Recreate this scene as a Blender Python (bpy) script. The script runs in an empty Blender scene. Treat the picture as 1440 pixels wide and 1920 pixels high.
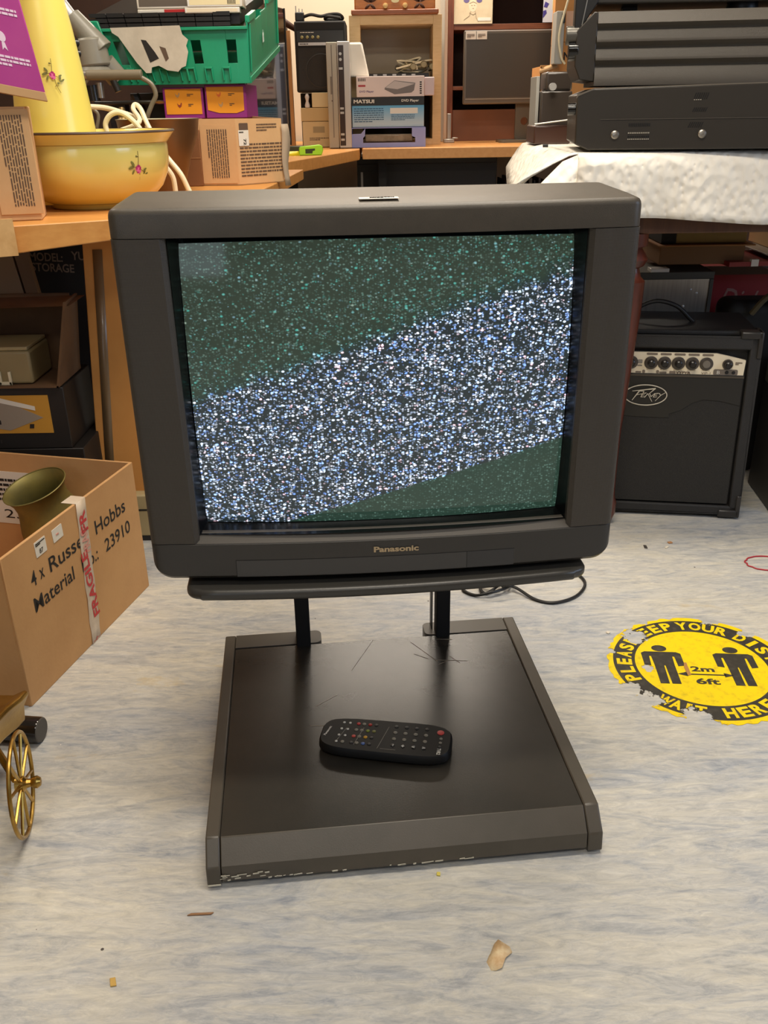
import bpy, bmesh, math, random
from mathutils import Vector, Matrix
random.seed(7)
S = bpy.context.scene
COL = S.collection
PI = math.pi
def V(*a): return Vector(a)

# ---------------------------------------------------------------- camera
CAM_H, FPX, PITCH, ROLL = 1.0, 1680.05, 0.42626, -0.01568
cp, sp, cr, sr = math.cos(PITCH), math.sin(PITCH), math.cos(ROLL), math.sin(ROLL)
FWD = V(0, cp, -sp)
_up, _rt = V(0, sp, cp), V(1, 0, 0)
RT = cr*_rt + sr*_up
UP = -sr*_rt + cr*_up
cam = bpy.data.cameras.new('camera')
cam.sensor_fit = 'HORIZONTAL'; cam.sensor_width = 36.0; cam.lens = FPX/1440*36.0
cam.clip_start = 0.02; cam.clip_end = 60
camo = bpy.data.objects.new('camera', cam); COL.objects.link(camo)
M = Matrix((RT, UP, -FWD)).transposed().to_4x4(); M.translation = V(0, 0, CAM_H)
camo.matrix_world = M
S.camera = camo

# ---------------------------------------------------------------- colour and exposure
S.view_settings.view_transform = 'Standard'
S.view_settings.look = 'None'
S.view_settings.gamma = 1.0
S.view_settings.use_curve_mapping = False
S.view_settings.exposure = 0.0

# ---------------------------------------------------------------- world and room lights
W = bpy.data.worlds.new('world'); S.world = W; W.use_nodes = True
bg = W.node_tree.nodes['Background']; bg.inputs[0].default_value = (.78, .88, 1, 1); bg.inputs[1].default_value = 1.5
def area(name, loc, target, size, power, color, sy=None):
    l = bpy.data.lights.new(name, 'AREA'); l.energy = power; l.color = color
    l.shape = 'RECTANGLE'; l.size = size; l.size_y = sy or size
    o = bpy.data.objects.new(name, l); COL.objects.link(o); o.location = loc
    o.rotation_euler = (V(*target) - V(*loc)).to_track_quat('-Z', 'Y').to_euler()
    return o
WARM = (1.0, .90, .76)
area('ceiling_lamp_front', (0.15, 1.05, 2.5), (0.15, 1.05, 0), 1.2, 32, WARM, .25)
area('ceiling_lamp_near', (0.15, -.7, 2.5), (0.15, -.7, 0), 1.2, 20, (1.0, .95, .87), .25)
area('ceiling_lamp_middle', (0.25, 2.15, 2.5), (0.25, 2.15, 0), 1.2, 34, WARM, .25)
area('ceiling_lamp_rear', (0.0, 5.2, 2.5), (0.0, 5.2, 0), 1.6, 58, WARM, .3)
area('ceiling_lamp_left', (-1.6, 2.6, 2.5), (-1.6, 2.6, 0), .3, 16, WARM, 1.2)
area('window_daylight_left', (-1.4, -2.45, 1.7), (-.5, 1.5, .6), 1.1, 6, (.66, .80, 1.0), 1.1)
area('window_daylight_right', (2.9, .35, 1.55), (.9, 1.6, 0), 1.4, 18, (.50, .68, 1.0), 1.0)

# ---------------------------------------------------------------- helpers
def at(px, py, y=None, z=None, x=None):
    v = RT*(px-720) - UP*(py-960) + FWD*FPX
    t = y/v.y if y is not None else ((z-CAM_H)/v.z if z is not None else x/v.x)
    return V(0, 0, CAM_H) + v*t

def srgb(c):
    f = lambda u: u/12.92 if u <= .04045 else ((u+.055)/1.055)**2.4
    return tuple(f(k/255) for k in c) + (1,)
MATS = {}
def mat(name, c, rough=.55, metal=0., c2=None, sc=8., bump=0., bsc=200., stretch=(1, 1, 1), coat=0., spec=.5, emit=0., thr=(.35, .65), alpha=1., trans=0.):
    if name in MATS: return MATS[name]
    m = bpy.data.materials.new(name); m.use_nodes = True; MATS[name] = m
    nt = m.node_tree; N = nt.nodes; L = nt.links; b = N['Principled BSDF']
    b.inputs['Base Color'].default_value = srgb(c); b.inputs['Roughness'].default_value = rough
    b.inputs['Metallic'].default_value = metal; b.inputs['Specular IOR Level'].default_value = spec
    b.inputs['Coat Weight'].default_value = coat; b.inputs['Coat Roughness'].default_value = .12
    b.inputs['Alpha'].default_value = alpha; b.inputs['Transmission Weight'].default_value = trans
    if emit:
        b.inputs['Emission Color'].default_value = srgb(c); b.inputs['Emission Strength'].default_value = emit
    if c2 or bump:
        tc = N.new('ShaderNodeTexCoord'); mp = N.new('ShaderNodeMapping'); mp.inputs['Scale'].default_value = stretch
        L.new(tc.outputs['Object'], mp.inputs[0])
    if c2:
        n = N.new('ShaderNodeTexNoise'); n.inputs['Scale'].default_value = sc; n.inputs['Detail'].default_value = 5; n.inputs['Roughness'].default_value = .6
        L.new(mp.outputs[0], n.inputs['Vector'])
        r = N.new('ShaderNodeValToRGB'); r.color_ramp.elements[0].position = thr[0]; r.color_ramp.elements[1].position = thr[1]
        r.color_ramp.elements[0].color = srgb(c); r.color_ramp.elements[1].color = srgb(c2)
        L.new(n.outputs[0], r.inputs[0]); L.new(r.outputs[0], b.inputs['Base Color'])
    if bump:
        n2 = N.new('ShaderNodeTexNoise'); n2.inputs['Scale'].default_value = bsc; n2.inputs['Detail'].default_value = 3
        L.new(mp.outputs[0], n2.inputs['Vector'])
        bp = N.new('ShaderNodeBump'); bp.inputs['Strength'].default_value = bump; bp.inputs['Distance'].default_value = .002
        L.new(n2.outputs[0], bp.inputs['Height']); L.new(bp.outputs[0], b.inputs['Normal'])
    return m

class MB:
    def __init__(s): s.v = []; s.f = []
    def add(s, vs, fs):
        o = len(s.v); s.v += [Vector(p) for p in vs]; s.f += [tuple(i+o for i in f) for f in fs]; return s
    def box(s, x0, x1, y0, y1, z0, z1):
        return s.hexa([(x0, y0), (x1, y0), (x1, y1), (x0, y1)], z0, z1)
    def hexa(s, p, z0, z1):      # prism over a ground polygon (counter-clockwise)
        n = len(p)
        return s.add([(x, y, z0) for x, y in p]+[(x, y, z1) for x, y in p],
                     [tuple(range(n))[::-1], tuple(range(n, 2*n))]+[(i, (i+1) % n, n+(i+1) % n, n+i) for i in range(n)])
    def obox(s, c, ax, ay, az):  # oriented box: centre and three half vectors
        c, ax, ay, az = map(Vector, (c, ax, ay, az)); vs = []
        for k in (-1, 1):
            for (i, j) in ((-1, -1), (1, -1), (1, 1), (-1, 1)): vs.append(c+i*ax+j*ay+k*az)
        return s.add(vs, [(3, 2, 1, 0), (4, 5, 6, 7), (0, 1, 5, 4), (1, 2, 6, 5), (2, 3, 7, 6), (3, 0, 4, 7)])
    def plate(s, poly, o, u, v, t):   # polygon in the (u, v) plane at o, thickness t outwards
        o, u, v = Vector(o), Vector(u).normalized(), Vector(v).normalized(); w = u.cross(v); n = len(poly)
        return s.add([o+u*a+v*b for a, b in poly]+[o+u*a+v*b+w*t for a, b in poly],
                     [tuple(range(n))[::-1], tuple(range(n, 2*n))]+[(i, (i+1) % n, n+(i+1) % n, n+i) for i in range(n)])
    def rings(s, rs, cap=True, closed=True):
        o = len(s.v); n = len(rs[0])
        for r in rs: s.v += [Vector(p) for p in r]
        for k in range(len(rs)-1):
            for i in range(n if closed else n-1):
                j = (i+1) % n; s.f.append((o+k*n+i, o+k*n+j, o+(k+1)*n+j, o+(k+1)*n+i))
        if cap: s.f.append(tuple(o+i for i in range(n))[::-1]); s.f.append(tuple(o+(len(rs)-1)*n+i for i in range(n)))
        return s
    def tube(s, pts, r, seg=10, smooth=0, cap=True, r2=None):
        pts = [Vector(p) for p in pts]
        if smooth:
            q = []
            for i in range(len(pts)-1):
                p0, p1, p2, p3 = pts[max(i-1, 0)], pts[i], pts[i+1], pts[min(i+2, len(pts)-1)]
                for k in range(smooth):
                    t = k/smooth
                    q.append(.5*((2*p1)+(p2-p0)*t+(2*p0-5*p1+4*p2-p3)*t*t+(3*p1-p0-3*p2+p3)*t**3))
            q.append(pts[-1]); pts = q
        rs = []; prev = None; n = len(pts)
        for i, p in enumerate(pts):
            d = (pts[min(i+1, n-1)]-pts[max(i-1, 0)]).normalized()
            if prev is None: a = d.orthogonal().normalized()
            else: a = (prev-d*prev.dot(d)).normalized()
            prev = a; b = d.cross(a)
            rr = r if r2 is None else r+(r2-r)*i/(n-1)
            rs.append([p+(a*math.cos(2*PI*k/seg)+b*math.sin(2*PI*k/seg))*rr for k in range(seg)])
        return s.rings(rs, cap)
    def lathe(s, prof, c=(0, 0, 0), axis=(0, 0, 1), seg=40, cap=False):   # prof: (radius, height)
        c, d = Vector(c), Vector(axis).normalized(); a = d.orthogonal().normalized() if abs(d.z) < .99 else V(1, 0, 0); b = d.cross(a)
        return s.rings([[c+d*h+(a*math.cos(2*PI*k/seg)+b*math.sin(2*PI*k/seg))*max(r, 1e-5) for k in range(seg)] for r, h in prof], cap)
    def xf(s, m): s.v = [m @ p for p in s.v]; return s
    def build(s, name, m, parent=None, bevel=0., seg=2, smooth=35, fix=True, solid=0.):
        me = bpy.data.meshes.new(name); me.from_pydata([tuple(p) for p in s.v], [], s.f)
        if fix:
            bm = bmesh.new(); bm.from_mesh(me); bmesh.ops.remove_doubles(bm, verts=bm.verts, dist=1e-6)
            bmesh.ops.recalc_face_normals(bm, faces=bm.faces); bm.to_mesh(me); bm.free()
        me.materials.append(m)
        o = bpy.data.objects.new(name, me); COL.objects.link(o)
        for p in me.polygons: p.use_smooth = True
        me.set_sharp_from_angle(angle=math.radians(smooth))
        if solid:
            so = o.modifiers.new('solid', 'SOLIDIFY'); so.thickness = solid; so.offset = 0
        if bevel:
            bv = o.modifiers.new('bevel', 'BEVEL'); bv.width = bevel; bv.segments = seg; bv.limit_method = 'ANGLE'; bv.angle_limit = math.radians(40); bv.harden_normals = False
        if parent: o.parent = parent
        return o

def tag(o, label=None, cat=None, group=None, kind=None):
    if label: o['label'] = label
    if cat: o['category'] = cat
    if group: o['group'] = group
    if kind: o['kind'] = kind
    return o
def thing(name, label, cat, loc=(0, 0, 0), rz=0., group=None, rot=None):
    o = bpy.data.objects.new(name, None); COL.objects.link(o); o.location = loc
    o.rotation_euler = rot or (0, 0, rz); o.empty_display_size = .05
    return tag(o, label, cat, group)
def struct(o): o['kind'] = 'structure'; return o

_tc = {}
def text_mesh(s, bold=0., spacing=1., shear=0.):
    k = (s, bold, spacing, shear)
    if k in _tc: return _tc[k]
    c = bpy.data.curves.new('lettering', 'FONT'); c.body = s; c.size = 1; c.offset = bold; c.space_character = spacing; c.shear = shear
    c.resolution_u = 3; c.fill_mode = 'FRONT'
    o = bpy.data.objects.new('lettering', c); COL.objects.link(o)
    dg = bpy.context.evaluated_depsgraph_get(); me = o.evaluated_get(dg).to_mesh()
    vs = [v.co.copy() for v in me.vertices]; fs = [tuple(p.vertices) for p in me.polygons]
    o.evaluated_get(dg).to_mesh_clear(); bpy.data.objects.remove(o); bpy.data.curves.remove(c)
    xs = [v.x for v in vs]; ys = [v.y for v in vs]
    _tc[k] = (vs, fs, min(xs), max(xs), min(ys), max(ys)); return _tc[k]
def text_into(mb, s, o, u, v, w, h, bold=.0, shear=0., spacing=1.):
    """string s fitted in a w x h rectangle centred at o, u = reading direction, v = up"""
    vs, fs, x0, x1, y0, y1 = text_mesh(s, bold, spacing, shear)
    o, u, v = Vector(o), Vector(u).normalized(), Vector(v).normalized()
    mb.add([o+u*((p.x-(x0+x1)/2)/(x1-x0)*w)+v*((p.y-(y0+y1)/2)/(y1-y0)*h) for p in vs], fs)
def text(name, s, o, u, v, w, h, m, parent, bold=.0, shear=0., spacing=1.):
    mb = MB(); text_into(mb, s, o, u, v, w, h, bold, shear, spacing)
    return mb.build(name, m, parent, fix=False)
def lines(name, o, u, v, w, h, n, m, parent, seed=1, fill=.5, gap=True):
    """n rows of tiny unreadable print as word-like dashes"""
    rnd = random.Random(seed); mb = MB(); o, u, v = Vector(o), Vector(u).normalized(), Vector(v).normalized(); nn = u.cross(v)*.0004
    for i in range(n):
        y = h/2-(i+.5)*h/n; x = -w/2
        lim = w/2 if i < n-1 else 0
        while x < lim:
            l = min(rnd.uniform(.03, .14)*w, w/2-x); c = o+u*(x+l/2)+v*y
            mb.obox(c, u*l/2, v*h/n*fill/2, nn); x += l+(.018*w if gap else 0)
    return mb.build(name, m, parent)
def rrect(w, h, r, n=5, cx=0, cy=0):
    p = []
    for sx, sy, a0 in ((1, -1, -90), (1, 1, 0), (-1, 1, 90), (-1, -1, 180)):
        for k in range(n+1):
            a = math.radians(a0+90*k/n); p.append((cx+sx*(w/2-r)+r*math.cos(a), cy+sy*(h/2-r)+r*math.sin(a)))
    return p
def ell(rx, ry, n=32, cx=0, cy=0): return [(cx+rx*math.cos(2*PI*k/n), cy+ry*math.sin(2*PI*k/n)) for k in range(n)]

# ---------------------------------------------------------------- materials
DK = mat('tv_plastic', (70, 64, 55), .42, c2=(76, 69, 59), sc=30, bump=.12, bsc=900)
DK2 = mat('tv_plastic_lower', (52, 49, 45), .38, bump=.1, bsc=900)
STD = mat('stand_paint', (74, 68, 58), .38, c2=(80, 73, 63), sc=12, bump=.05, bsc=700)
BLK = mat('black_plastic', (26, 25, 24), .45)
BLKG = mat('black_gloss', (14, 14, 14), .15, coat=.3)
BLKM = mat('black_matt', (24, 22, 20), .8)
CARD = mat('cardboard', (192, 146, 96), .85, c2=(204, 158, 106), sc=5, bump=.15, bsc=120, stretch=(1, 1, 1))
CARDL = mat('cardboard_light', (212, 172, 124), .85, c2=(203, 160, 112), sc=6, bump=.1, bsc=150)
CARDD = mat('cardboard_dark', (150, 104, 62), .85, c2=(164, 116, 72), sc=5, bump=.1, bsc=120)
CARDO = mat('cardboard_orange', (196, 134, 66), .85, c2=(206, 146, 76), sc=5)
INK = mat('ink_black', (30, 26, 24), .7)
INKG = mat('ink_grey', (95, 75, 60), .8)
WHT = mat('paper_white', (226, 220, 208), .7)
BEECH = mat('beech_laminate', (222, 160, 88), .38, c2=(208, 143, 74), sc=3, stretch=(1, 14, 14), bump=.03, bsc=40)
BEECHS = mat('beech_laminate_side', (222, 162, 98), .45, c2=(212, 150, 86), sc=3, stretch=(14, 1, 14))
OAK = mat('light_oak', (214, 182, 132), .5, c2=(204, 170, 118), sc=5, stretch=(3, 3, 20))
MAHO = mat('mahogany', (98, 44, 26), .35, c2=(74, 32, 20), sc=6, stretch=(8, 8, 1), coat=.2)
BRWN = mat('brown_wood', (92, 58, 36), .5, c2=(74, 44, 28), sc=6, stretch=(14, 14, 1))
BRASS = mat('brass', (196, 160, 84), .3, 1., c2=(164, 128, 62), sc=14, bump=.1, bsc=60)
BRASSD = mat('aged_brass', (136, 122, 66), .5, .8, c2=(112, 104, 64), sc=10)
STEEL = mat('brushed_steel', (178, 172, 162), .35, .9, c2=(160, 154, 144), sc=4, stretch=(30, 30, 1))
SILV = mat('silver_plastic', (196, 194, 190), .35, .3)
CREAM = mat('cream_plastic', (224, 212, 180), .5)

# ================================================================ ROOM
def floor_mat():
    m = bpy.data.materials.new('marbled_vinyl_floor'); m.use_nodes = True; nt = m.node_tree; N = nt.nodes; L = nt.links; b = N['Principled BSDF']
    tc = N.new('ShaderNodeTexCoord')
    def noise(scale, stretch, det=6, dist=0., rough=.6):
        mp = N.new('ShaderNodeMapping'); mp.inputs['Scale'].default_value = stretch; mp.inputs['Rotation'].default_value = (0, 0, .06); L.new(tc.outputs['Object'], mp.inputs[0])
        n = N.new('ShaderNodeTexNoise'); n.inputs['Scale'].default_value = scale; n.inputs['Detail'].default_value = det; n.inputs['Distortion'].default_value = dist; n.inputs['Roughness'].default_value = rough
        L.new(mp.outputs[0], n.inputs['Vector']); return n.outputs[0]
    def ramp(src, els):
        r = N.new('ShaderNodeValToRGB'); L.new(src, r.inputs[0]); e = r.color_ramp.elements
        e[0].position, e[0].color = els[0][0], srgb(els[0][1]); e[1].position, e[1].color = els[-1][0], srgb(els[-1][1])
        for p, c in els[1:-1]:
            k = e.new(p); k.color = srgb(c)
        return r.outputs[0]
    def mix(f, a, c, mode='MIX'):
        x = N.new('ShaderNodeMix'); x.data_type = 'RGBA'; x.blend_type = mode
        if isinstance(f, float): x.inputs[0].default_value = f
        else: L.new(f, x.inputs[0])
        for s, i in ((a, 6), (c, 7)):
            if isinstance(s, tuple): x.inputs[i].default_value = srgb(s)
            else: L.new(s, x.inputs[i])
        return x.outputs[2]
    big = ramp(noise(1.6, (.8, 2.2, 1), 5, .6), [(.40, (150, 160, 174)), (.5, (192, 189, 180)), (.60, (216, 206, 180))])
    streak = ramp(noise(3.4, (1.5, 6.5, 1), 10, 1.6, .74), [(.34, (112, 122, 138)), (.43, (156, 162, 170)), (.5, (192, 190, 184)), (.6, (210, 204, 188)), (.70, (234, 226, 202))])
    c = mix(.62, big, streak)
    fine = ramp(noise(15, (1.4, 5.5, 1), 9, 1.2, .78), [(.34, (114, 118, 124)), (.5, (188, 184, 176)), (.68, (236, 230, 216))])
    c = mix(.34, c, fine)
    # ochre worn patches and dark specks
    w = ramp(noise(2.3, (1, 3, 1), 7, .4, .7), [(.63, (0, 0, 0)), (.72, (255, 255, 255))])
    c = mix(w, c, (196, 176, 134))
    def spot(sc, lim, col, c):
        v = N.new('ShaderNodeTexVoronoi'); v.inputs['Scale'].default_value = sc; L.new(tc.outputs['Object'], v.inputs['Vector'])
        r = N.new('ShaderNodeMath'); r.operation = 'LESS_THAN'; r.inputs[1].default_value = lim; L.new(v.outputs['Distance'], r.inputs[0])
        return mix(r.outputs[0], c, col)
    c = spot(9, .022, (70, 62, 56), c); c = spot(6, .012, (228, 222, 210), c)
    L.new(c, b.inputs['Base Color'])
    b.inputs['Roughness'].default_value = .4; b.inputs['Specular IOR Level'].default_value = .4
    bp = N.new('ShaderNodeBump'); bp.inputs['Strength'].default_value = .06; bp.inputs['Distance'].default_value = .002; L.new(noise(60, (1, 3, 1), 4), bp.inputs['Height']); L.new(bp.outputs[0], b.inputs['Normal'])
    return m
XL, XR, YN, YF, ZC = -2.6, 3.0, -2.6, 6.15, 2.6
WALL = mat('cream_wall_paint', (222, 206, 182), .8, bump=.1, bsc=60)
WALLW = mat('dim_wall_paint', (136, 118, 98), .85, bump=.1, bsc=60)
CEIL = mat('ceiling_paint', (196, 188, 174), .9)
def wall(name, x0, x1, y0, y1, z0, z1, m): return struct(MB().box(x0, x1, y0, y1, z0, z1).build(name, m))
struct(MB().box(XL-.1, XR+.1, YN-.1, YF+.1, -.08, 0).build('floor', floor_mat()))
wall('ceiling', XL-.1, XR+.1, YN-.1, YF+.1, ZC, ZC+.08, CEIL)
wall('wall_back', XL-.1, XR+.1, YF, YF+.1, 0, ZC, WALL)
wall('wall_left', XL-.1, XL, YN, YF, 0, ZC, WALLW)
# wall behind the photographer, with a window opening
mb = MB(); wx0, wx1, wz0, wz1 = -1.95, -.85, .62, 2.1
mb.box(XL, wx0, YN-.1, YN, 0, ZC); mb.box(wx1, XR, YN-.1, YN, 0, ZC); mb.box(wx0, wx1, YN-.1, YN, 0, wz0); mb.box(wx0, wx1, YN-.1, YN, wz1, ZC)
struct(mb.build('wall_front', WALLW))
mb = MB(); rz0, rz1, ry0, ry1 = .95, 2.1, -.5, 1.2
mb.box(XR, XR+.1, YN, ry0, 0, ZC); mb.box(XR, XR+.1, ry1, YF, 0, ZC); mb.box(XR, XR+.1, ry0, ry1, 0, rz0); mb.box(XR, XR+.1, ry0, ry1, rz1, ZC)
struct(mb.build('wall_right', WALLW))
FRM = mat('window_frame_white', (225, 222, 214), .4)
mb = MB()
for a, b_ in ((wx0, wx0+.05), (wx1-.05, wx1), ((wx0+wx1)/2-.03, (wx0+wx1)/2+.03)): mb.box(a, b_, YN-.08, YN-.02, wz0, wz1)
mb.box(wx0, wx1, YN-.08, YN-.02, wz0, wz0+.05); mb.box(wx0, wx1, YN-.08, YN-.02, wz1-.05, wz1); mb.box(wx0, wx1, YN-.08, YN-.02, 1.75, 1.8)
struct(mb.build('window_1', FRM))
mb = MB()
for a, b_ in ((ry0, ry0+.05), (ry1-.05, ry1), (.32, .38)): mb.box(XR+.02, XR+.08, a, b_, rz0, rz1)
mb.box(XR+.02, XR+.08, ry0, ry1, rz0, rz0+.05); mb.box(XR+.02, XR+.08, ry0, ry1, rz1-.05, rz1)
struct(mb.build('window_2', FRM))

# ================================================================ WORKTOPS AND TABLES
# left workbench
t = thing('workbench', 'orange beech-topped workbench on the left carrying the yellow enamel bowl', 'table', (-.9, 2.5, 0))
o_ = V(-.9, 2.5, 0)
top = [(-1.5, 1.40), (-.90, 1.692), (-.721, 1.78), (-.538, 1.868), (-.36, 1.95), (-.300, 2.656), (-.262, 3.33), (-1.5, 3.4)]
th = [.056, .055, .053, .040, .036, .034, .032, .032]
mb = MB(); n = len(top)
mb.add([(x-o_.x, y-o_.y, .8-h) for (x, y), h in zip(top, th)]+[(x-o_.x, y-o_.y, .8) for x, y in top],
       [tuple(range(n))[::-1], tuple(range(n, 2*n))]+[(i, (i+1) % n, n+(i+1) % n, n+i) for i in range(n)])
mb.build('worktop', BEECH, t, .002)
tape = mat('masking_tape', (222, 178, 118), .6, c2=(205, 158, 98), sc=30)
e = V(.183, .09, 0).normalized(); cc = at(8, 450, y=1.776)
tag(MB().obox(cc-o_+V(.0, -.003, .004), e*.022, V(.09, -.183, 0).normalized()*.0025, (0, 0, .034)).build('tape_patch', tape, t), 'yellowed tape wrapped on the bench edge')
mb = MB(); mb.box(-1.45+.9, -1.38+.9, -.7, -.64, 0, .745); mb.build('leg', BRWN, t)
mb = MB(); mb.box(-.42+.9, -.37+.9, .76, .81, 0, .766); mb.build('leg', BRWN, t)

# rear worktop and side worktop
t = thing('rear_worktop', 'long beech worktop across the back of the room under the shelves', 'worktop', (1.0, 5.5, 0))
MB().hexa([(-1.08, -.66), (1.95, -.63), (1.95, .63), (-1.08, .63)], .752, .802).build('worktop', BEECHS, t, .003)
for x in (-.98, 1.85): MB().box(x-.02, x+.02, -.5, .3, 0, .75).build('leg', BLKM, t)
t = thing('side_worktop', 'beech worktop running back on the left, with the lime tape measure on it', 'worktop', (-.8, 4.5, 0))
MB().hexa([(-.38, -1.07), (.371, -1.07), (.424, -.73), (.705, .325), (.705, 1.6), (-.38, 1.6)], .75, .80).build('worktop', BEECH, t, .003)
MB().box(.25, .29, -.3, 1.5, 0, .75).build('side_panel', BLKM, t)
MB().box(-.36, .24, -.5, -.46, 0, .75).build('front_panel', BLKM, t)

# right antique table with white cloth
t = thing('antique_table', 'mahogany table with turned legs under the white quilted cloth', 'table', (1.0, 2.4, 0))
MB().box(-.50, .9, -.32, .38, .862, .885).build('table_top', MAHO, t, .003)
mb = MB(); mb.box(-.45, .85, -.315, -.285, .728, .862); mb.build('apron', BRWN, t, .003)
MB().box(-.45, -.425, -.285, .33, .728, .862).build('apron', BRWN, t, .003)
prof = [(.034, .728), (.034, .70), (.022, .695), (.03, .685), (.038, .67), (.03, .655), (.02, .65), (.026, .63), (.036, .62), (.034, .55), (.025, .40), (.016, .25), (.015, .12), (.016, .08), (.022, .06), (.021, .03), (.014, .01), (.012, 0)]
for x, y in ((-.422, -.285), (.82, -.285), (-.438, .3), (.82, .3)): MB().lathe(prof, (x, y, 0), cap=True, seg=20).build('leg', MAHO, t)
# cloth: draped sheet
CL = mat('white_quilted_cloth', (248, 242, 228), .9, c2=(228, 220, 206), sc=4)
nt = CL.node_tree; N = nt.nodes; L = nt.links; b = N['Principled BSDF']
tc = N.new('ShaderNodeTexCoord'); vo = N.new('ShaderNodeTexVoronoi'); vo.feature = 'SMOOTH_F1'; vo.inputs['Scale'].default_value = 70
mp = N.new('ShaderNodeMapping'); mp.inputs['Scale'].default_value = (1, 1, .75); L.new(tc.outputs['Object'], mp.inputs[0]); L.new(mp.outputs[0], vo.inputs['Vector'])
bp = N.new('ShaderNodeBump'); bp.inputs['Strength'].default_value = 1.0; bp.inputs['Distance'].default_value = .0055; L.new(vo.outputs['Distance'], bp.inputs['Height']); L.new(bp.outputs[0], b.inputs['Normal'])
t0 = V(.5, 2.04, 0)
mb = MB(); nx = 60
xs = [.425+(1.95-.425)*i/nx for i in range(nx+1)]
rows = []
for i, x in enumerate(xs):
    wav = .006*math.sin(x*19)+.004*math.sin(x*47+1)
    zb = .772-.022*min(1, max(0, (x-.42)/.5))+.003*math.sin(x*13)
    r = [(x, 2.78, .899), (x, 2.5, .900), (x, 2.2, .900), (x, 2.08, .9), (x, 2.058, .897), (x, 2.048, .888)]
    for k in range(1, 9):
        q = k/8; r.append((x, 2.045-(.012+wav)*q, .888+(zb-.888)*q))
    rows.append(r)
mb.rings(rows, cap=False, closed=False)
# left end: folds down in a slanting triangle
l_ = []
for k in range(9):
    q = k/8; y = 2.045+(2.72-2.045)*q
    d = .045+.04*math.sin(q*PI)
    l_.append([(.425, y+.0, .900), (.405, y, .896), (.392-.02*(1-q), y+.005, .88), (.372-.055*(1-q), y-.005+.01*math.sin(k*2.2), .90-d), (.362-.075*(1-q), y+.006*math.sin(k*3.1), .90-d-.02)])
mb.rings(l_, cap=False, closed=False)
mb.add([(.425, 2.047, .898), (.425, 2.033, .772), (.31, 2.03, .815), (.335, 2.04, .83), (.392, 2.045, .885)], [(0, 1, 2, 3, 4)])
o = mb.build('tablecloth', CL, None, smooth=60, solid=.002)
tag(o, 'white quilted cloth hanging over the antique table edge, bottom edge uneven', 'tablecloth')

# ================================================================ TV STAND
RZ = math.radians(5.7)
st = thing('tv_stand', 'dark grey metal floor stand with two posts and flat tray holding the television', 'stand', (-.002, 1.252, 0), RZ)
W2, D2, ZT = .2845, .265, .065
mb = MB()   # side rails with chamfered front
for s in (-1, 1):
    x0, x1 = sorted((s*W2, s*(W2-.020 if s < 0 else W2-.022)))
    prof = [(D2, .012), (D2, ZT), (-D2, ZT), (-D2-.030, .036), (-D2-.033, .006), (-D2-.004, .006)]
    mb = MB(); n = len(prof)
    mb.add([(x0, y, z) for y, z in prof]+[(x1, y, z) for y, z in prof], [tuple(range(n)), tuple(range(n, 2*n))[::-1]]+[(i, n+i, n+(i+1) % n, (i+1) % n) for i in range(n)])
    mb.build('side_rail', STD, st, .0025)
prof = [(D2-.034, .02), (D2-.034, ZT-.003), (-D2+.001, ZT-.003), (-D2+.001, .02)]
# tray panel
MB().box(-W2+.0205, W2-.0225, -D2+.001, D2-.046, .042, ZT-.0022).build('tray_panel', mat('tray_panel_paint', (46, 44, 39), .27, c2=(54, 50, 44), sc=7, bump=.04, bsc=400), st, .001)
prof = [(-D2+.001, .012), (-D2+.001, ZT-.0005), (-D2-.001, ZT-.0005), (-D2-.0285, .037), (-D2-.0315, .012)]
mb = MB(); n = len(prof); x0, x1 = -W2+.0212, W2-.0232
mb.add([(x0, y, z) for y, z in prof]+[(x1, y, z) for y, z in prof], [tuple(range(n)), tuple(range(n, 2*n))[::-1]]+[(i, n+i, n+(i+1) % n, (i+1) % n) for i in range(n)])
mb.build('front_lip', STD, st, .002)
# chipped paint along the lower lip and the left corner
chip = mat('chipped_bare_metal', (196, 190, 172), .5)
mb = MB(); rnd = random.Random(3)
for i in range(46):
    x = -W2+.022+rnd.random()**1.6*.36; z = .0125+rnd.random()*(.012 if x < -.2 else .002)
    if -.10 < x < -.03 and rnd.random() < .4: continue
    mb.obox((x, -D2-.0319, z), (rnd.uniform(.001, .006), 0, .0003), (0, .0003, 0), (0, 0, rnd.uniform(.0003, .0012)))
mb.box(-W2+.001, -W2+.019, -D2-.0338, -D2-.033, .007, .0095)
tag(mb.build('paint_chips', chip, st), 'scattered pale paint chips along the lip')
mb = MB()
for a, b_, h in (((.02, .20), (.06, .13), 1), ((.055, .135), (.115, .125), 1), ((.085, .145), (.10, .12), 1), ((.07, .205), (.10, .20), 1), ((-.05, .22), (-.10, .12), .6), ((-.03, -.05), (-.045, -.13), .8), ((.08, .13), (.06, .12), 1), ((.02, .16), (.045, .14), 1), ((-.17, .02), (-.13, .05), .7), ((-.18, -.03), (-.14, -.035), .7)):
    a = V(a[0]+.05, a[1], ZT-.0019); b_ = V(b_[0]+.05, b_[1], ZT-.0019); d = (b_-a)/2; p = V(-d.y, d.x, 0).normalized()
    mb.obox((a+b_)/2, d, p*.0006*h, (0, 0, .0001))
mb.build('scratches', mat('scratch_grey', (172, 160, 140), .9), st)
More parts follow.
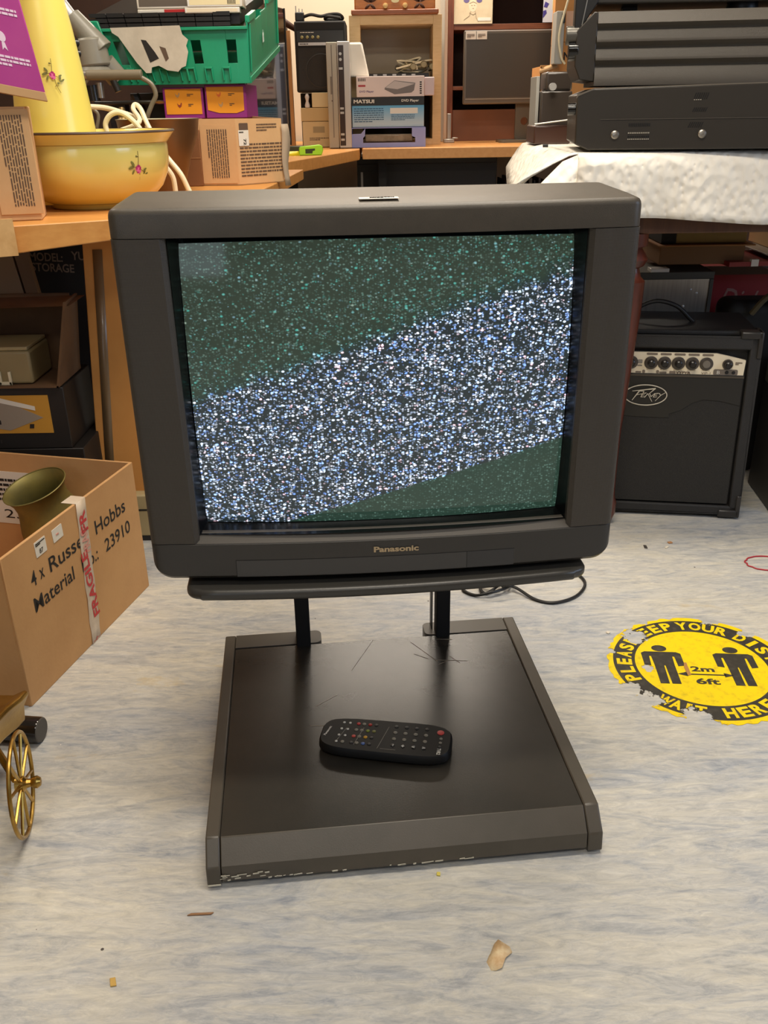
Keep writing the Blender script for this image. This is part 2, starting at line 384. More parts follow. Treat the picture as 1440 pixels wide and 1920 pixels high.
# rear cross pieces with rounded tabs, the posts between them
RB = mat('stand_paint_rear', (72, 66, 57), .4)
def tab(x0, x1, side):
    p = rrect(x1-x0, .0445, .012, 5, (x0+x1)/2, D2-.0225)
    out = []
    for x, y in p:
        if side > 0 and x < (x0+x1)/2: x = x0; 
        if side < 0 and x > (x0+x1)/2: x = x1
        out.append((x, y))
    return MB().hexa(out, .022, ZT-.0004)
tab(-W2+.0205, -.100, 1).build('rear_tab', RB, st, .0015)
tab(.100, W2-.0225, -1).build('rear_tab', RB, st, .0015)
for x in (-.134, .134):
    mb = MB(); mb.box(x-.0135, x+.0135, D2-.052, D2-.026, .06, .379); mb.build('post', BLKM, st, .002)
    mb = MB(); mb.box(x-.0135-(.005 if x > 0 else 0), x-.0115-(.005 if x > 0 else 0), D2-.026, D2-.004, .06, .379); mb.build('post_flange', BLK, st)
for x, y in ((-W2+.02, -D2+.0), (W2-.02, -D2+.0), (-W2+.03, D2-.03), (W2-.03, D2-.03)):
    MB().lathe([(.010, 0), (.012, .003), (.012, .016), (.009, .022)], (x, y, 0), cap=True, seg=16).build('foot', BLK, st)
# upper platform (swivelled slightly against the tray)
pr = math.radians(-.9); pm = Matrix.Rotation(pr, 4, 'Z')
def yplat(x): return -.155-.016*(1-(x/.285)**2)
pts = [(x, yplat(x)) for x in [-.262+.524*i/24 for i in range(25)]]
def corner(cx, cy, r, a0, a1): return [(cx+r*math.cos(math.radians(a0+(a1-a0)*k/6)), cy+r*math.sin(math.radians(a0+(a1-a0)*k/6))) for k in range(7)]
poly = pts+corner(.262, -.132, .022, -80, 0)+[(.284, .235), (-.284, .235)]+corner(-.262, -.132, .022, 180, 260)
MB().hexa(poly, .3785, .3945).xf(Matrix.Translation((-.003, .004, 0)) @ pm).build('platform', mat('platform_plastic', (56, 54, 50), .34, bump=.08, bsc=800), st, .006, 4)
MB().hexa([(x*.9, y+.05) for x, y in poly], .3945, .4025).xf(pm).build('swivel_plate', BLKM, st)

# ================================================================ TELEVISION
TZ = math.radians(3.9)
tv = thing('television', 'dark grey tube television showing static, standing on the floor stand', 'television', (.001, 1.12, .402), TZ)
TW = .3215
def bow(x): return -.017*(1-(x/TW)**2)
def loft(fn, x0, x1, n=36, xs=None):
    xs = xs or [x0+(x1-x0)*i/n for i in range(n+1)]
    return MB().rings([[(x, y, z) for y, z in fn(x)] for x in xs], cap=True)
# top trim: band with rolled top edge and flat top
def f_top(x):
    e = max(0, (abs(x)-(TW-.012))/.012); k = .012*(1-math.sqrt(max(0, 1-e*e))) if e > 0 else 0
    y0 = bow(x)+k; zt = .4925-k*.6
    r = [(y0, .4585), (y0, zt-.008)]
    for a in range(1, 6):
        q = a/5*PI/2; r.append((y0+.009*(1-math.cos(q)), zt-.008+.008*math.sin(q)))
    r += [(y0+.05, zt+.002), (.165, zt+.005), (.178, zt-.004), (.178, .4585)]
    return r
xs = [-TW+.0005]+[-TW+.012*(1-math.cos(k/6*PI/2)) for k in range(1, 7)]+[-TW+.02+(2*TW-.04)*i/24 for i in range(25)]+[TW-.012*(1-math.cos(k/6*PI/2)) for k in range(6, 0, -1)]+[TW-.0005]
loft(f_top, 0, 0, xs=xs).build('top_trim', DK, tv, smooth=50)
# side grilles with vertical fine mesh
GR = mat('speaker_grille_plastic', (64, 58, 50), .48)
nt = GR.node_tree; N = nt.nodes; L = nt.links; b = N['Principled BSDF']; tc = N.new('ShaderNodeTexCoord'); vo = N.new('ShaderNodeTexVoronoi'); vo.inputs['Scale'].default_value = 520; vo.inputs['Randomness'].default_value = 0
L.new(tc.outputs['Object'], vo.inputs['Vector']); bp = N.new('ShaderNodeBump'); bp.inputs['Strength'].default_value = .35; bp.inputs['Distance'].default_value = .0012; L.new(vo.outputs['Distance'], bp.inputs['Height']); L.new(bp.outputs[0], b.inputs['Normal'])
for s in (-1, 1):
    mb = MB(); rs = []
    for z, xi in ((.0565, .2545), (.4575, .2565)):
        fr = []
        for k in range(6):
            a = k/5*PI/2; fr.append((TW-.010+.010*math.sin(PI/2-a), .009-.010*0+bow(TW)-.0+(.0)-.009*math.cos(PI/2-a)))
        pl = [(TW, .165), (TW, .010)]+[(TW-.010*(1-math.cos(k/5*PI/2)), .010-.012*math.sin(k/5*PI/2)) for k in range(1, 6)]
        pl += [(.295, bow(.295)), (xi+.018, bow(xi+.018)), (xi+.006, bow(xi)+.001), (xi, bow(xi)+.006), (xi-.002, .042), (xi+.02, .165)]
        rs.append([(s*x, y, z) for x, y in pl])
    mb.rings(rs); mb.build('side_grille', GR, tv, smooth=40)
# lower panel with rounded bottom corners
def f_bot(x):
    r = .027; e = max(0, (abs(x)-(TW-r))/r); k = (1-math.sqrt(max(0, 1-min(e, .9999)**2)))
    zb = .001+.024*k; y0 = bow(x)+.010*k**2
    zt = .0555
    return [(y0+.006, zb), (y0, zb+.006), (y0, zt-.001), (y0+.001, zt), (.165, zt), (.165, zb)]
xs = [-TW+.027*(1-math.cos(k/9*PI/2)) for k in range(10)]+[-TW+.03+(2*TW-.06)*i/24 for i in range(25)]+[TW-.027*(1-math.cos(k/9*PI/2)) for k in range(9, -1, -1)]
loft(f_bot, 0, 0, xs=xs).build('lower_panel', DK2, tv, smooth=40)
# sloped sill under the screen
mb = MB(); rs = []
for i in range(25):
    q = -1+2*i/24; xa, xb = q*.2620, q*.2510
    rs.append([(xa, bow(xa)+.002, .0556), (xb, bow(xb)+.014, .0675), (xb, .05, .0675), (xa, .05, .0556)])
mb.rings(rs); mb.build('sill', mat('sill_plastic', (88, 82, 74), .45, bump=.1, bsc=900), tv)
# dark funnel around the tube
mb = MB(); n = 24
def fr_(w, zb, zt, y, bw=0., sag=0.):
    r = []
    for k in range(n): q = -1+2*k/n; r.append((q*w, y+bw*(q*q-1), zb-sag*(1-q*q)))
    for k in range(n): q = -1+2*k/n; r.append((w, y, zb+(zt-zb)*(q+1)/2))
    for k in range(n): q = 1-2*k/n; r.append((q*w, y+bw*(q*q-1), zt+sag*(1-q*q)))
    for k in range(n): q = 1-2*k/n; r.append((-w, y, zb+(zt-zb)*(q+1)/2))
    return r
mb.rings([fr_(.2552, .066, .4583, .004, .016), fr_(.2520, .0675, .457, .014, .012), fr_(.2460, .072, .4535, .028, .004), fr_(.240, .078, .449, .034)], cap=False)
mb.build('screen_surround', mat('surround_black', (12, 12, 13), .25), tv, smooth=50)
# curved picture tube
SW, SB, ST = .2475, .0715, .4500
def ys(u, v): return .029-.020*(1-.62*u*u-.38*v*v)
mb = MB(); nx, nz = 40, 30; vs = []; fs = []
for j in range(nz+1):
    for i in range(nx+1):
        u, v = -1+2*i/nx, -1+2*j/nz
        x = u*SW*(1-.006*v*v); z = (SB+ST)/2+v*(ST-SB)/2*(1-.0-.012*u*u)
        vs.append((x, ys(u, v), z))
for j in range(nz):
    for i in range(nx): k = j*(nx+1)+i; fs.append((k, k+1, k+nx+2, k+nx+1))
mb.add(vs, fs)
def screen_mat():
    m = bpy.data.materials.new('picture_tube_static'); m.use_nodes = True; nt = m.node_tree; N = nt.nodes; L = nt.links; b = N['Principled BSDF']
    tc = N.new('ShaderNodeTexCoord'); sx = N.new('ShaderNodeSeparateXYZ'); L.new(tc.outputs['Object'], sx.inputs[0])
    def mth(op, a, c=None, d=None):
        x = N.new('ShaderNodeMath'); x.operation = op
        for i, s in enumerate((a, c, d)):
            if s is None: continue
            if isinstance(s, (int, float)): x.inputs[i].default_value = s
            else: L.new(s, x.inputs[i])
        return x.outputs[0]
    X, Z = sx.outputs[0], sx.outputs[2]
    nz_ = N.new('ShaderNodeTexNoise'); nz_.inputs['Scale'].default_value = 60; nz_.inputs['Detail'].default_value = 4; L.new(tc.outputs['Object'], nz_.inputs['Vector'])
    jit = mth('MULTIPLY', mth('SUBTRACT', nz_.outputs[0], .5), .05)
    # upper edge of the snow band: rises to the right, slightly curved
    up = mth('ADD', mth('ADD', mth('MULTIPLY', X, .325), .332), mth('MULTIPLY', mth('MULTIPLY', X, X), .0))
    lo = mth('ADD', mth('ADD', mth('MULTIPLY', X, .283), .110), mth('MULTIPLY', mth('MULTIPLY', X, X), .0))
    dup_ = mth('SUBTRACT', mth('ADD', Z, jit), up)        # > 0 above the band
    dlo = mth('SUBTRACT', mth('ADD', Z, mth('MULTIPLY', jit, .12)), lo)          # < 0 below
    def mr(s, a, c, d, e):
        x = N.new('ShaderNodeMapRange'); x.inputs[1].default_value, x.inputs[2].default_value, x.inputs[3].default_value, x.inputs[4].default_value = a, c, d, e; L.new(s, x.inputs[0]); return x.outputs[0]
    inband = mth('MULTIPLY', mr(dup_, -.012, .012, 1, 0), mr(dlo, -.0015, .0015, 0, 1))
    above = mr(dup_, -.005, .02, 0, 1)
    # density of sparks
    dens = mth('ADD', mth('MULTIPLY', inband, .60), mth('MULTIPLY', above, mth('ADD', mr(dup_, .0, .17, .30, .10), mth('MULTIPLY', X, .25))))
    def speck(sc, rad, dn, off):
        v = N.new('ShaderNodeTexVoronoi'); v.inputs['Scale'].default_value = sc; v.voronoi_dimensions = '3D'
        mp = N.new('ShaderNodeMapping'); mp.inputs['Scale'].default_value = (.72, .001, 1); mp.inputs['Location'].default_value = (off, 0, off); L.new(tc.outputs['Object'], mp.inputs[0]); L.new(mp.outputs[0], v.inputs['Vector'])
        s2 = N.new('ShaderNodeSeparateXYZ'); L.new(v.outputs['Color'], s2.inputs[0])
        on = mth('LESS_THAN', s2.outputs[0], dn)
        sh = mr(v.outputs['Distance'], rad*.35, rad, 1, 0)
        br = mth('POWER', s2.outputs[1], 1.3)
        return mth('MULTIPLY', mth('MULTIPLY', on, sh), mth('ADD', mth('MULTIPLY', br, .9), .25)), s2.outputs[2]
    s1, h1 = speck(270, .50, dens, 0); s2_, h2 = speck(430, .55, mth('MULTIPLY', dens, .9), 3.7)
    s3, h3 = speck(420, .6, .5, 9.1)
    # colours
    def ramp(src, els):
        r = N.new('ShaderNodeValToRGB'); L.new(src, r.inputs[0]); e = r.color_ramp.elements
        e[0].position, e[0].color = els[0][0], srgb(els[0][1]); e[1].position, e[1].color = els[-1][0], srgb(els[-1][1])
        for p, c in els[1:-1]: k = e.new(p); k.color = srgb(c)
        return r.outputs[0]
    snow = ramp(h1, [(0, (110, 150, 240)), (.25, (160, 195, 255)), (.6, (215, 232, 255)), (.93, (240, 240, 255)), (1, (255, 200, 215))])
    teal = ramp(h1, [(0, (60, 190, 175)), (.5, (110, 200, 190)), (.8, (150, 200, 220)), (1, (170, 190, 170))])
    def mix(f, a, c, mode='MIX'):
        x = N.new('ShaderNodeMix'); x.data_type = 'RGBA'; x.blend_type = mode; x.clamp_result = False
        if isinstance(f, float): x.inputs[0].default_value = f
        else: L.new(f, x.inputs[0])
        for s, i in ((a, 6), (c, 7)):
            if isinstance(s, tuple): x.inputs[i].default_value = s
            else: L.new(s, x.inputs[i])
        return x.outputs[2]
    col = mix(inband, teal, snow)
    amp = mth('MULTIPLY', mth('ADD', s1, mth('MULTIPLY', s2_, .7)), mth('ADD', mth('MULTIPLY', inband, 1.35), .62))
    fine = mth('MULTIPLY', s3, mth('ADD', mth('MULTIPLY', mth('SUBTRACT', 1, inband), .12), .03))
    base = mix(inband, mix(above, srgb((30, 54, 44)), srgb((42, 54, 44))), srgb((30, 38, 44)))  # tone above the band has the room's greyish reflection painted into the glow
    e1 = mix(1.0, base, mix(1.0, col, col, 'MIX'), 'MIX')
    va = N.new('ShaderNodeVectorMath'); va.operation = 'SCALE'; L.new(col, va.inputs[0]); L.new(amp, va.inputs['Scale'])
    vb = N.new('ShaderNodeVectorMath'); vb.operation = 'SCALE'; vb.inputs[0].default_value = (.5, .9, .75); L.new(fine, vb.inputs['Scale'])
    vc = N.new('ShaderNodeVectorMath'); L.new(va.outputs[0], vc.inputs[0]); L.new(vb.outputs[0], vc.inputs[1])
    vd = N.new('ShaderNodeVectorMath'); L.new(vc.outputs[0], vd.inputs[0]); L.new(base, vd.inputs[1])
    L.new(vd.outputs[0], b.inputs['Emission Color']); b.inputs['Emission Strength'].default_value = 1.0
    b.inputs['Base Color'].default_value = srgb((52, 58, 54)); b.inputs['Roughness'].default_value = .06; b.inputs['Specular IOR Level'].default_value = .5
    return m
tag(mb.build('screen', screen_mat(), tv, smooth=60), 'curved tube screen full of diagonal static')
# control flap, sensor window, lettering
def bowplate(x0, x1, z0, z1, off, n=14):
    return MB().rings([[(x, bow(x)-off, z0), (x, bow(x)-off, z1), (x, bow(x)+.002, z1), (x, bow(x)+.002, z0)] for x in [x0+(x1-x0)*i/n for i in range(n+1)]])
FLP = mat('flap_plastic', (62, 60, 58), .34)
GAP = mat('panel_gap', (20, 19, 18), .8)
bowplate(-.2065, .1125, .0055, .0300, .0006).build('control_flap', FLP, tv)
bowplate(.1132, .180, .0055, .0302, .0005).build('sensor_window', mat('sensor_window_plastic', (50, 49, 49), .2), tv)
bowplate(-.2073, .1805, .0302, .0309, .0002).build('flap_gap', GAP, tv)
bowplate(.1126, .1131, .0055, .0302, .0003, 2).build('flap_gap', GAP, tv)
bowplate(-.2072, -.2066, .0055, .0302, .0003, 2).build('flap_gap', GAP, tv)
tag(text('brand_lettering', 'Panasonic', (.014, bow(.0)-.0011, .0415), (1, 0, 0), (0, 0, 1), .062, .0088, mat('bronze_lettering', (186, 164, 130), .35, .5), tv, bold=.035), 'bronze raised lettering')
# white lot label on top
mb = MB(); mb.box(-.024, .024, .012, .032, .4957, .4963); mb.xf(Matrix.Identity(4)); o = mb.build('price_label', WHT, tv)
lines('label_print', (.004, .022, .4967), (1, 0, 0), (0, 1, 0), .03, .009, 2, INK, o, 4)
# rear housing
mb = MB(); mb.rings([[(x, .17, z) for x, z in ((-.30, .03), (.30, .03), (.30, .465), (-.30, .465))], [(x, .30, z) for x, z in ((-.26, .03), (.26, .03), (.26, .43), (-.26, .43))], [(x, .46, z) for x, z in ((-.16, .04), (.16, .04), (.16, .33), (-.16, .33))]])
mb.build('rear_housing', BLKM, tv, .01)
MB().box(-.22, .22, .02, .33, .0005, .03).build('underside', BLKM, tv)

# ================================================================ REMOTE CONTROL
rm = thing('remote_control', 'slim black remote control with coloured buttons lying on the stand tray', 'remote control', (-.003, 1.153, .0629), math.radians(-9.5))
poly = []
for k in range(40):
    a = 2*PI*k/40; cx = math.copysign(abs(math.cos(a))**.42, math.cos(a)); sy = math.copysign(abs(math.sin(a))**.5, math.sin(a))
    w = .030 if cx > 0 else .026
    poly.append((cx*.106, sy*(.0425+.002*cx)))
n = len(poly)
MB().rings([[(x*.93, y*.86, .0015) for x, y in poly], [(x, y, .008) for x, y in poly], [(x*.995, y*.985, .0165) for x, y in poly], [(x*.97, y*.92, .0205) for x, y in poly]]).build('body', BLKG if 0 else mat('remote_plastic', (17, 17, 17), .5, spec=.25), rm, smooth=40)
z = .0207
def btn(x, y, c, r=.0022, name='button', h=.0014):
    key = 'button_%d_%d_%d' % c
    return MB().lathe([(r, 0), (r, h*.7), (r*.7, h)], (x, y, z-.0004), cap=True, seg=10).build(name, mat(key, c, .45), rm)
G1, G2, WH = (62, 60, 57), (132, 126, 112), (215, 210, 198)
for r, (px_, cols) in enumerate((( -.074, (WH, WH, WH, WH)), (-.064, (WH, WH, WH, G2)), (-.050, ((196, 62, 60), G2, (205, 84, 74), G1)), (-.041, (G2, G2, G2, G2)), (-.031, ((176, 50, 44), (126, 138, 50), (206, 152, 44), (84, 110, 168))), (-.021, (G1, (120, 118, 64), G1, G1)))):
    for q in range(4): btn(px_-.004*(q-1.5)*.3, .0255-.0160*q, cols[q], .0022 if cols[q] in (WH,) else .0032)
for q in range(4):
    for k in range(4): btn(.014+.0165*k, .0265-.0155*q, G2 if q in (1, 2) else G1, .0034)
tag(btn(.086, .021, (200, 70, 66), .0058), 'round red power button')
for k in range(3): btn(.088, .006-.010*k, G2 if k < 2 else G1, .0026)
mb = MB()
for a, b_ in (((-.077, -.025), (-.066, .012)), ((-.047, -.027), (-.038, .016)), ((-.009, -.031), (.002, .024)), ((-.004, -.031), (.020, -.031))):
    a, b_ = V(*a, z), V(*b_, z); d = (b_-a)/2; mb.obox((a+b_)/2, d, V(-d.y, d.x, 0).normalized()*.0003, (0, 0, .0003))
mb.build('button_frames', mat('print_grey', (150, 142, 128), .6), rm)
mb = MB()
text_into(mb, '+', (.0305, -.0210, z+.0012), (1, 0, 0), (0, 1, 0), .005, .006, .03); text_into(mb, '-', (.015, -.0210, z+.0012), (0, 1, 0), (-1, 0, 0), .005, .001, .03)
text_into(mb, '<', (.047, -.0210, z+.0012), (1, 0, 0), (0, 1, 0), .005, .005, .03); text_into(mb, '>', (.0635, -.0210, z+.0012), (1, 0, 0), (0, 1, 0), .005, .005, .03)
text_into(mb, 'TVR2', (.0875, -.0255, z+.0006), (0, -1, 0), (1, 0, 0), .015, .006, .03)
text_into(mb, 'Panasonic', (-.0945, .001, z+.0005), (.25, 1, 0), (-1, .25, 0), .024, .0040, .03)
mb.build('lettering', mat('print_white', (220, 216, 205), .6), rm, fix=False)

# ================================================================ FLOOR STICKER
SC = V(.6117, 1.4532, 0)
sk = thing('floor_sticker', 'round yellow and black keep-your-distance sticker, torn, on the floor', 'sticker', SC, math.radians(-5))
def worn(name, c, c2):
    m = mat(name, c, .45, c2=c2, sc=60, thr=(.5, .75)); nt = m.node_tree; N = nt.nodes; L = nt.links; b = N['Principled BSDF']
    tc = N.new('ShaderNodeTexCoord'); ns = N.new('ShaderNodeTexNoise'); ns.inputs['Scale'].default_value = 55; ns.inputs['Detail'].default_value = 6; ns.inputs['Roughness'].default_value = .7; L.new(tc.outputs['Object'], ns.inputs['Vector'])
    acc = None
    for (x, y, r) in ((-.112, .100, .026), (-.150, -.085, .024), (-.046, -.158, .025), (-.104, -.010, .013), (-.125, -.115, .028), (-.172, .045, .012), (.055, .175, .022), (.115, .125, .014), (-.09, .16, .012), (.1, -.165, .012), (-.02, -.186, .02)):
        vm = N.new('ShaderNodeVectorMath'); vm.operation = 'DISTANCE'; L.new(tc.outputs['Object'], vm.inputs[0]); vm.inputs[1].default_value = (x, y, 0)
        k = N.new('ShaderNodeMath'); k.operation = 'DIVIDE'; L.new(vm.outputs['Value'], k.inputs[0]); k.inputs[1].default_value = r
        if acc is None: acc = k.outputs[0]
        else:
            mn = N.new('ShaderNodeMath'); mn.operation = 'MINIMUM'; L.new(acc, mn.inputs[0]); L.new(k.outputs[0], mn.inputs[1]); acc = mn.outputs[0]
    j = N.new('ShaderNodeMath'); j.operation = 'MULTIPLY_ADD'; L.new(ns.outputs[0], j.inputs[0]); j.inputs[1].default_value = -3.2; j.inputs[2].default_value = 1.6
    a = N.new('ShaderNodeMath'); a.operation = 'ADD'; L.new(acc, a.inputs[0]); L.new(j.outputs[0], a.inputs[1])
    g = N.new('ShaderNodeMath'); g.operation = 'GREATER_THAN'; L.new(a.outputs[0], g.inputs[0]); g.inputs[1].default_value = .95
    L.new(g.outputs[0], b.inputs['Alpha']); return m
YEL = worn('sticker_yellow', (246, 212, 10), (206, 176, 30)); SBK = worn('sticker_black', (58, 54, 46), (84, 78, 66))
def disc(r0, r1, jag=0., n=120, seed=2):
    rnd = random.Random(seed); mb = MB(); o = len(mb.v); outer = []; inner = []
    for k in range(n):
        a = 2*PI*k/n; rr = r1-(rnd.random()**3*jag)
        outer.append((rr*math.cos(a), rr*math.sin(a))); inner.append((r0*math.cos(a), r0*math.sin(a)))
    return outer, inner
def ring(name, r0, r1, z0, z1, m, jag=0.):
    out, inn = disc(r0, r1, jag); n = len(out); mb = MB()
    if r0 <= 0: mb.hexa(out, z0, z1)
    else:
        vs = [(x, y, z0) for x, y in out]+[(x, y, z1) for x, y in out]+[(x, y, z0) for x, y in inn]+[(x, y, z1) for x, y in inn]; fs = []
        for i in range(n):
            j = (i+1) % n; fs += [(i, j, n+j, n+i), (n+i, n+j, 3*n+j, 3*n+i), (3*n+i, 3*n+j, 2*n+j, 2*n+i), (2*n+i, 2*n+j, j, i)]
        mb.add(vs, fs)
    return mb.build(name, m, sk)
ring('yellow_rim', .168, .181, .0003, .0008, YEL, .007)
ring('black_ring', .1262, .168, .0003, .0009, SBK)
ring('yellow_disc', 0, .1262, .0003, .0008, YEL)
z = .0013
def arc_text(s, a0, a1, r, h, w, inward=False):
    n = len(s); mb = MB()
    for i, ch in enumerate(s):
        if ch == ' ': continue
        a = math.radians(a0+(a1-a0)*i/(n-1)); d = V(math.cos(a), math.sin(a), 0)
        u, v = (V(d.y, -d.x, 0), d) if not inward else (V(-d.y, d.x, 0), -d)
        text_into(mb, ch, d*r+V(0, 0, z), u, v, w*(.45 if ch == 'I' else (1.25 if ch in 'W' else 1)), h, .04)
    mb.build('ring_lettering', YEL, sk, fix=False)
arc_text('PLEASE', 198, 145, .147, .029, .0205); arc_text('KEEP', 138, 106, .147, .029, .0205); arc_text('YOUR', 93, 62, .147, .029, .024); arc_text('DISTANCE', 47, -28, .147, .029, .021)
arc_text('WAIT', 231, 256, .147, .029, .021, True); arc_text('HERE', 276, 308, .147, .029, .0225, True)
def person(x, y, h, name='figure_symbol'):
    mb = MB(); s = h/1.0
    def pl(pts): mb.hexa([(x+a*s, y+b_*s) for a, b_ in pts], .0009, .0014)
    pl([(.115*math.cos(2*PI*k/20), .44+.085*math.sin(2*PI*k/20)) for k in range(20)])
    pl([(-.30, .30), (-.30, -.02), (-.20, -.04), (-.19, .22), (-.16, .22), (-.15, -.02), (-.15, -.5), (-.02, -.5), (-.01, -.03), (.01, -.03), (.02, -.5), (.15, -.5), (.15, -.02), (.16, .22), (.19, .22), (.20, -.04), (.30, -.02), (.30, .30), (.24, .34), (-.24, .34)])
    mb.v = [Vector(p) for p in mb.v]
    return mb.build(name, SBK, sk)
person(-.071, .003, .128); person(.068, .004, .128)
mb = MB()
mb.hexa([(-.036, -.0295), (.038, -.0295), (.038, -.0262), (-.036, -.0262)], .0009, .0014)
mb.hexa([(-.052, -.0278), (-.034, -.035), (-.034, -.0206)], .0009, .0014); mb.hexa([(.053, -.0278), (.035, -.0206), (.035, -.035)], .0009, .0014)
mb.build('arrow', SBK, sk)
mb = MB(); text_into(mb, '2m', (-.002, -.0095, .0013), (1, 0, 0), (0, 1, 0), .044, .017, .03); text_into(mb, '6ft', (-.001, -.050, .0013), (1, 0, 0), (0, 1, 0), .044, .019, .03)
mb.build('distance_lettering', SBK, sk, fix=False)
o = MB().hexa([(.0, .022), (.004, .02), (.001, -.02), (-.006, -.022), (-.005, .006)], .0015, .0019).build('tape_scrap', mat('brown_tape', (176, 128, 70), .5), None)
o.location = SC+V(-.031, -.008, 0); tag(o, 'narrow torn brown tape scrap stuck between the sticker figures', 'tape scrap')

# ================================================================ LOOSE THINGS ON THE FLOOR
pts = [(.19, 1.80), (.175, 1.765), (.20, 1.738), (.235, 1.735), (.27, 1.757), (.285, 1.79), (.255, 1.80), (.215, 1.77), (.225, 1.745), (.26, 1.77), (.24, 1.79), (.21, 1.79), (.25, 1.75), (.29, 1.757), (.33, 1.715), (.37, 1.70), (.42, 1.725), (.452, 1.775), (.45, 1.82), (.42, 1.87), (.34, 1.92)]
zz = [.004, .004, .004, .012, .010, .004, .012, .010, .004, .018, .022, .014, .024, .012, .004, .004, .004, .004, .004, .004, .004]
cd = thing('mains_cable', 'coiled thin black mains cable on the floor behind the stand', 'cable', (.3, 1.77, 0))
MB().tube([(x-.3, y-1.77, z_) for (x, y), z_ in zip(pts, zz)], .0034, 8, 8).build('cord', BLK, cd)
MB().tube([(-.035, .0, .006), (-.02, -.012, .022), (-.005, .002, .02), (-.018, .016, .006)], .004, 8, 6).build('cable_tie', BLKG, cd)
mb = MB(); rb_ = []
ce = at(1436, 1057, z=0)
rr = [(.047*math.cos(2*PI*k/36)*(1+.06*math.sin(2*k)), .036*math.sin(2*PI*k/36), .0015) for k in range(37)]
o = MB().tube(rr, .0016, 8).build('rubber_band', mat('red_rubber', (178, 40, 52), .5), None); o.location = (ce.x, ce.y, .0003)
tag(o, 'red rubber band lying on the floor near the black amplifier', 'rubber band')
# leaf
lf = [(0, -.022), (.008, -.020), (.014, -.006), (.024, .004), (.022, .012), (.008, .022), (.002, .016), (-.004, .004), (-.014, -.010), (-.010, -.020)]
mb = MB(); n = len(lf); mb.add([(x, y, .0015+.003*math.sin(x*130)) for x, y in lf]+[(.003, -.002, .004)], [(i, (i+1) % n, n) for i in range(n)])
o = mb.build('dry_leaf', mat('dry_leaf', (236, 214, 172), .7, c2=(206, 168, 120), sc=60), None, solid=.0006); o.location = tuple(at(926, 1793, z=0)); tag(o, 'curled pale brown dry leaf on the floor in front of the stand', 'leaf')
for i, (px_, py_, c, w, h, lab) in enumerate(((1210, 1026, (60, 54, 50), .004, .009, 'small dark plastic chip on the floor below the black amplifier'), (1256, 1018, (176, 128, 84), .006, .005, 'small brown crumb on the floor below the black amplifier'), (1250, 1027, (220, 210, 190), .007, .003, 'pale fibre crumb on the floor below the black amplifier'),
        (376, 1715, (150, 110, 74), .018, .0018, 'thin brown splinter on the floor in front of the stand, left'), (822, 1640, (214, 196, 90), .0035, .003, 'tiny yellow crumb just in front of the stand lip'), (212, 1843, (204, 164, 84), .007, .004, 'small tan crumb near the bottom left of the floor'),
        (1140, 1187, (216, 206, 186), .004, .004, 'tiny white crumb beside the yellow floor sticker'), (1197, 958, (38, 34, 32), .004, .004, 'tiny black crumb right below the black amplifier'))):
    p = at(px_, py_, z=0); o = MB().hexa([(-w, -h*.8), (w*.8, -h), (w, h*.7), (-w*.7, h)], 0, .0022).build('floor_crumb', mat('crumb_%d' % i, c, .7), None, .0005)
    o.location = (p.x, p.y, .0002); o.rotation_euler = (0, 0, i*.4 if i != 3 else .05); tag(o, lab, 'debris', 'crumbs on the floor')

# ================================================================ BIG CARTON, FLOOR LEFT
A = V(-.654, 1.359, 0); du = V(.111, .454, 0).normalized(); dn = V(du.y, -du.x, 0)   # dn: outward from the printed face
LN, WD, HB = .4674, .44, .305
bx = thing('open_carton', 'large open brown carton with fragile tape and printed lot text, floor left', 'cardboard box', A, math.atan2(du.y, du.x))
# local: x along the printed face, -y outward, +y into the box
tk = .005
def boxwalls(mb, l, w, h, t):
    mb.box(0, l, 0, t, 0, h); mb.box(0, l, w-t, w, 0, h); mb.box(0, t, t, w-t, 0, h); mb.box(l-t, l, t, w-t, 0, h); mb.box(t, l-t, t, w-t, 0, t); return mb
boxwalls(MB(), LN, WD, HB, tk).build('box_body', CARD, bx, .0015)
bm_ = MB()
u, v, F = (1, 0, 0), (0, 0, 1), -.0006
def on(s, z_): return (s, F, z_)
mb = MB(); v2 = V(0, 0, 1); u2 = V(1, 0, .0)
for s_, c0, c1, zc in (('4', .066, .082, .229), ('x', .093, .107, .226), ('Russell', .125, .262, .229), ('Hobbs', .290, .412, .229)): text('printed_lettering', s_, on((c0+c1)/2, zc), u, v, c1-c0, .030 if s_ != 'x' else .019, INK, bx, .008)
for s_, c0, c1, zc in (('Material', .062, .195, .178), ('No.:', .225, .285, .176), ('23910', .315, .420, .176)): text('printed_lettering', s_, on((c0+c1)/2, zc), u, v, c1-c0, .029, INK, bx, .008)
# fragile tape
TP = mat('fragile_tape', (222, 206, 186), .3, c2=(206, 186, 162), sc=20, coat=.3)
mb = MB(); rs = []
for k in range(13):
    z_ = .3062*(1-k/12); c = .254-.024*k/12; w = .0165+.0012*math.sin(k*2.1)
    rs.append([(c-w, -.0012-.0006*math.sin(k*1.7), z_), (c+w, -.0014+.0005*math.sin(k*2.3), z_)])
mb.rings(rs, cap=False, closed=False); tag(mb.build('parcel_tape', TP, bx, solid=.0004), 'white tape with red lettering')
mb = MB(); mb.box(.236, .272, -.0008, .03, .3052, .3060); mb.build('tape_fold', TP, bx)
RED = mat('red_print', (196, 44, 48), .5); REDF = mat('red_print_faded', (214, 150, 136), .5)
ax = V(-.02, 0, .3).normalized(); perp = V(ax.z, 0, -ax.x)
def tpos(z_): return (.254-.024*(1-z_/.3062), -.0026, z_)
text('tape_lettering', 'FRAGILE', tpos(.128), ax, -perp, .150, .0235, RED, bx, .03); text('tape_lettering', 'FR', tpos(.262), ax, -perp, .045, .0235, RED, bx, .03)
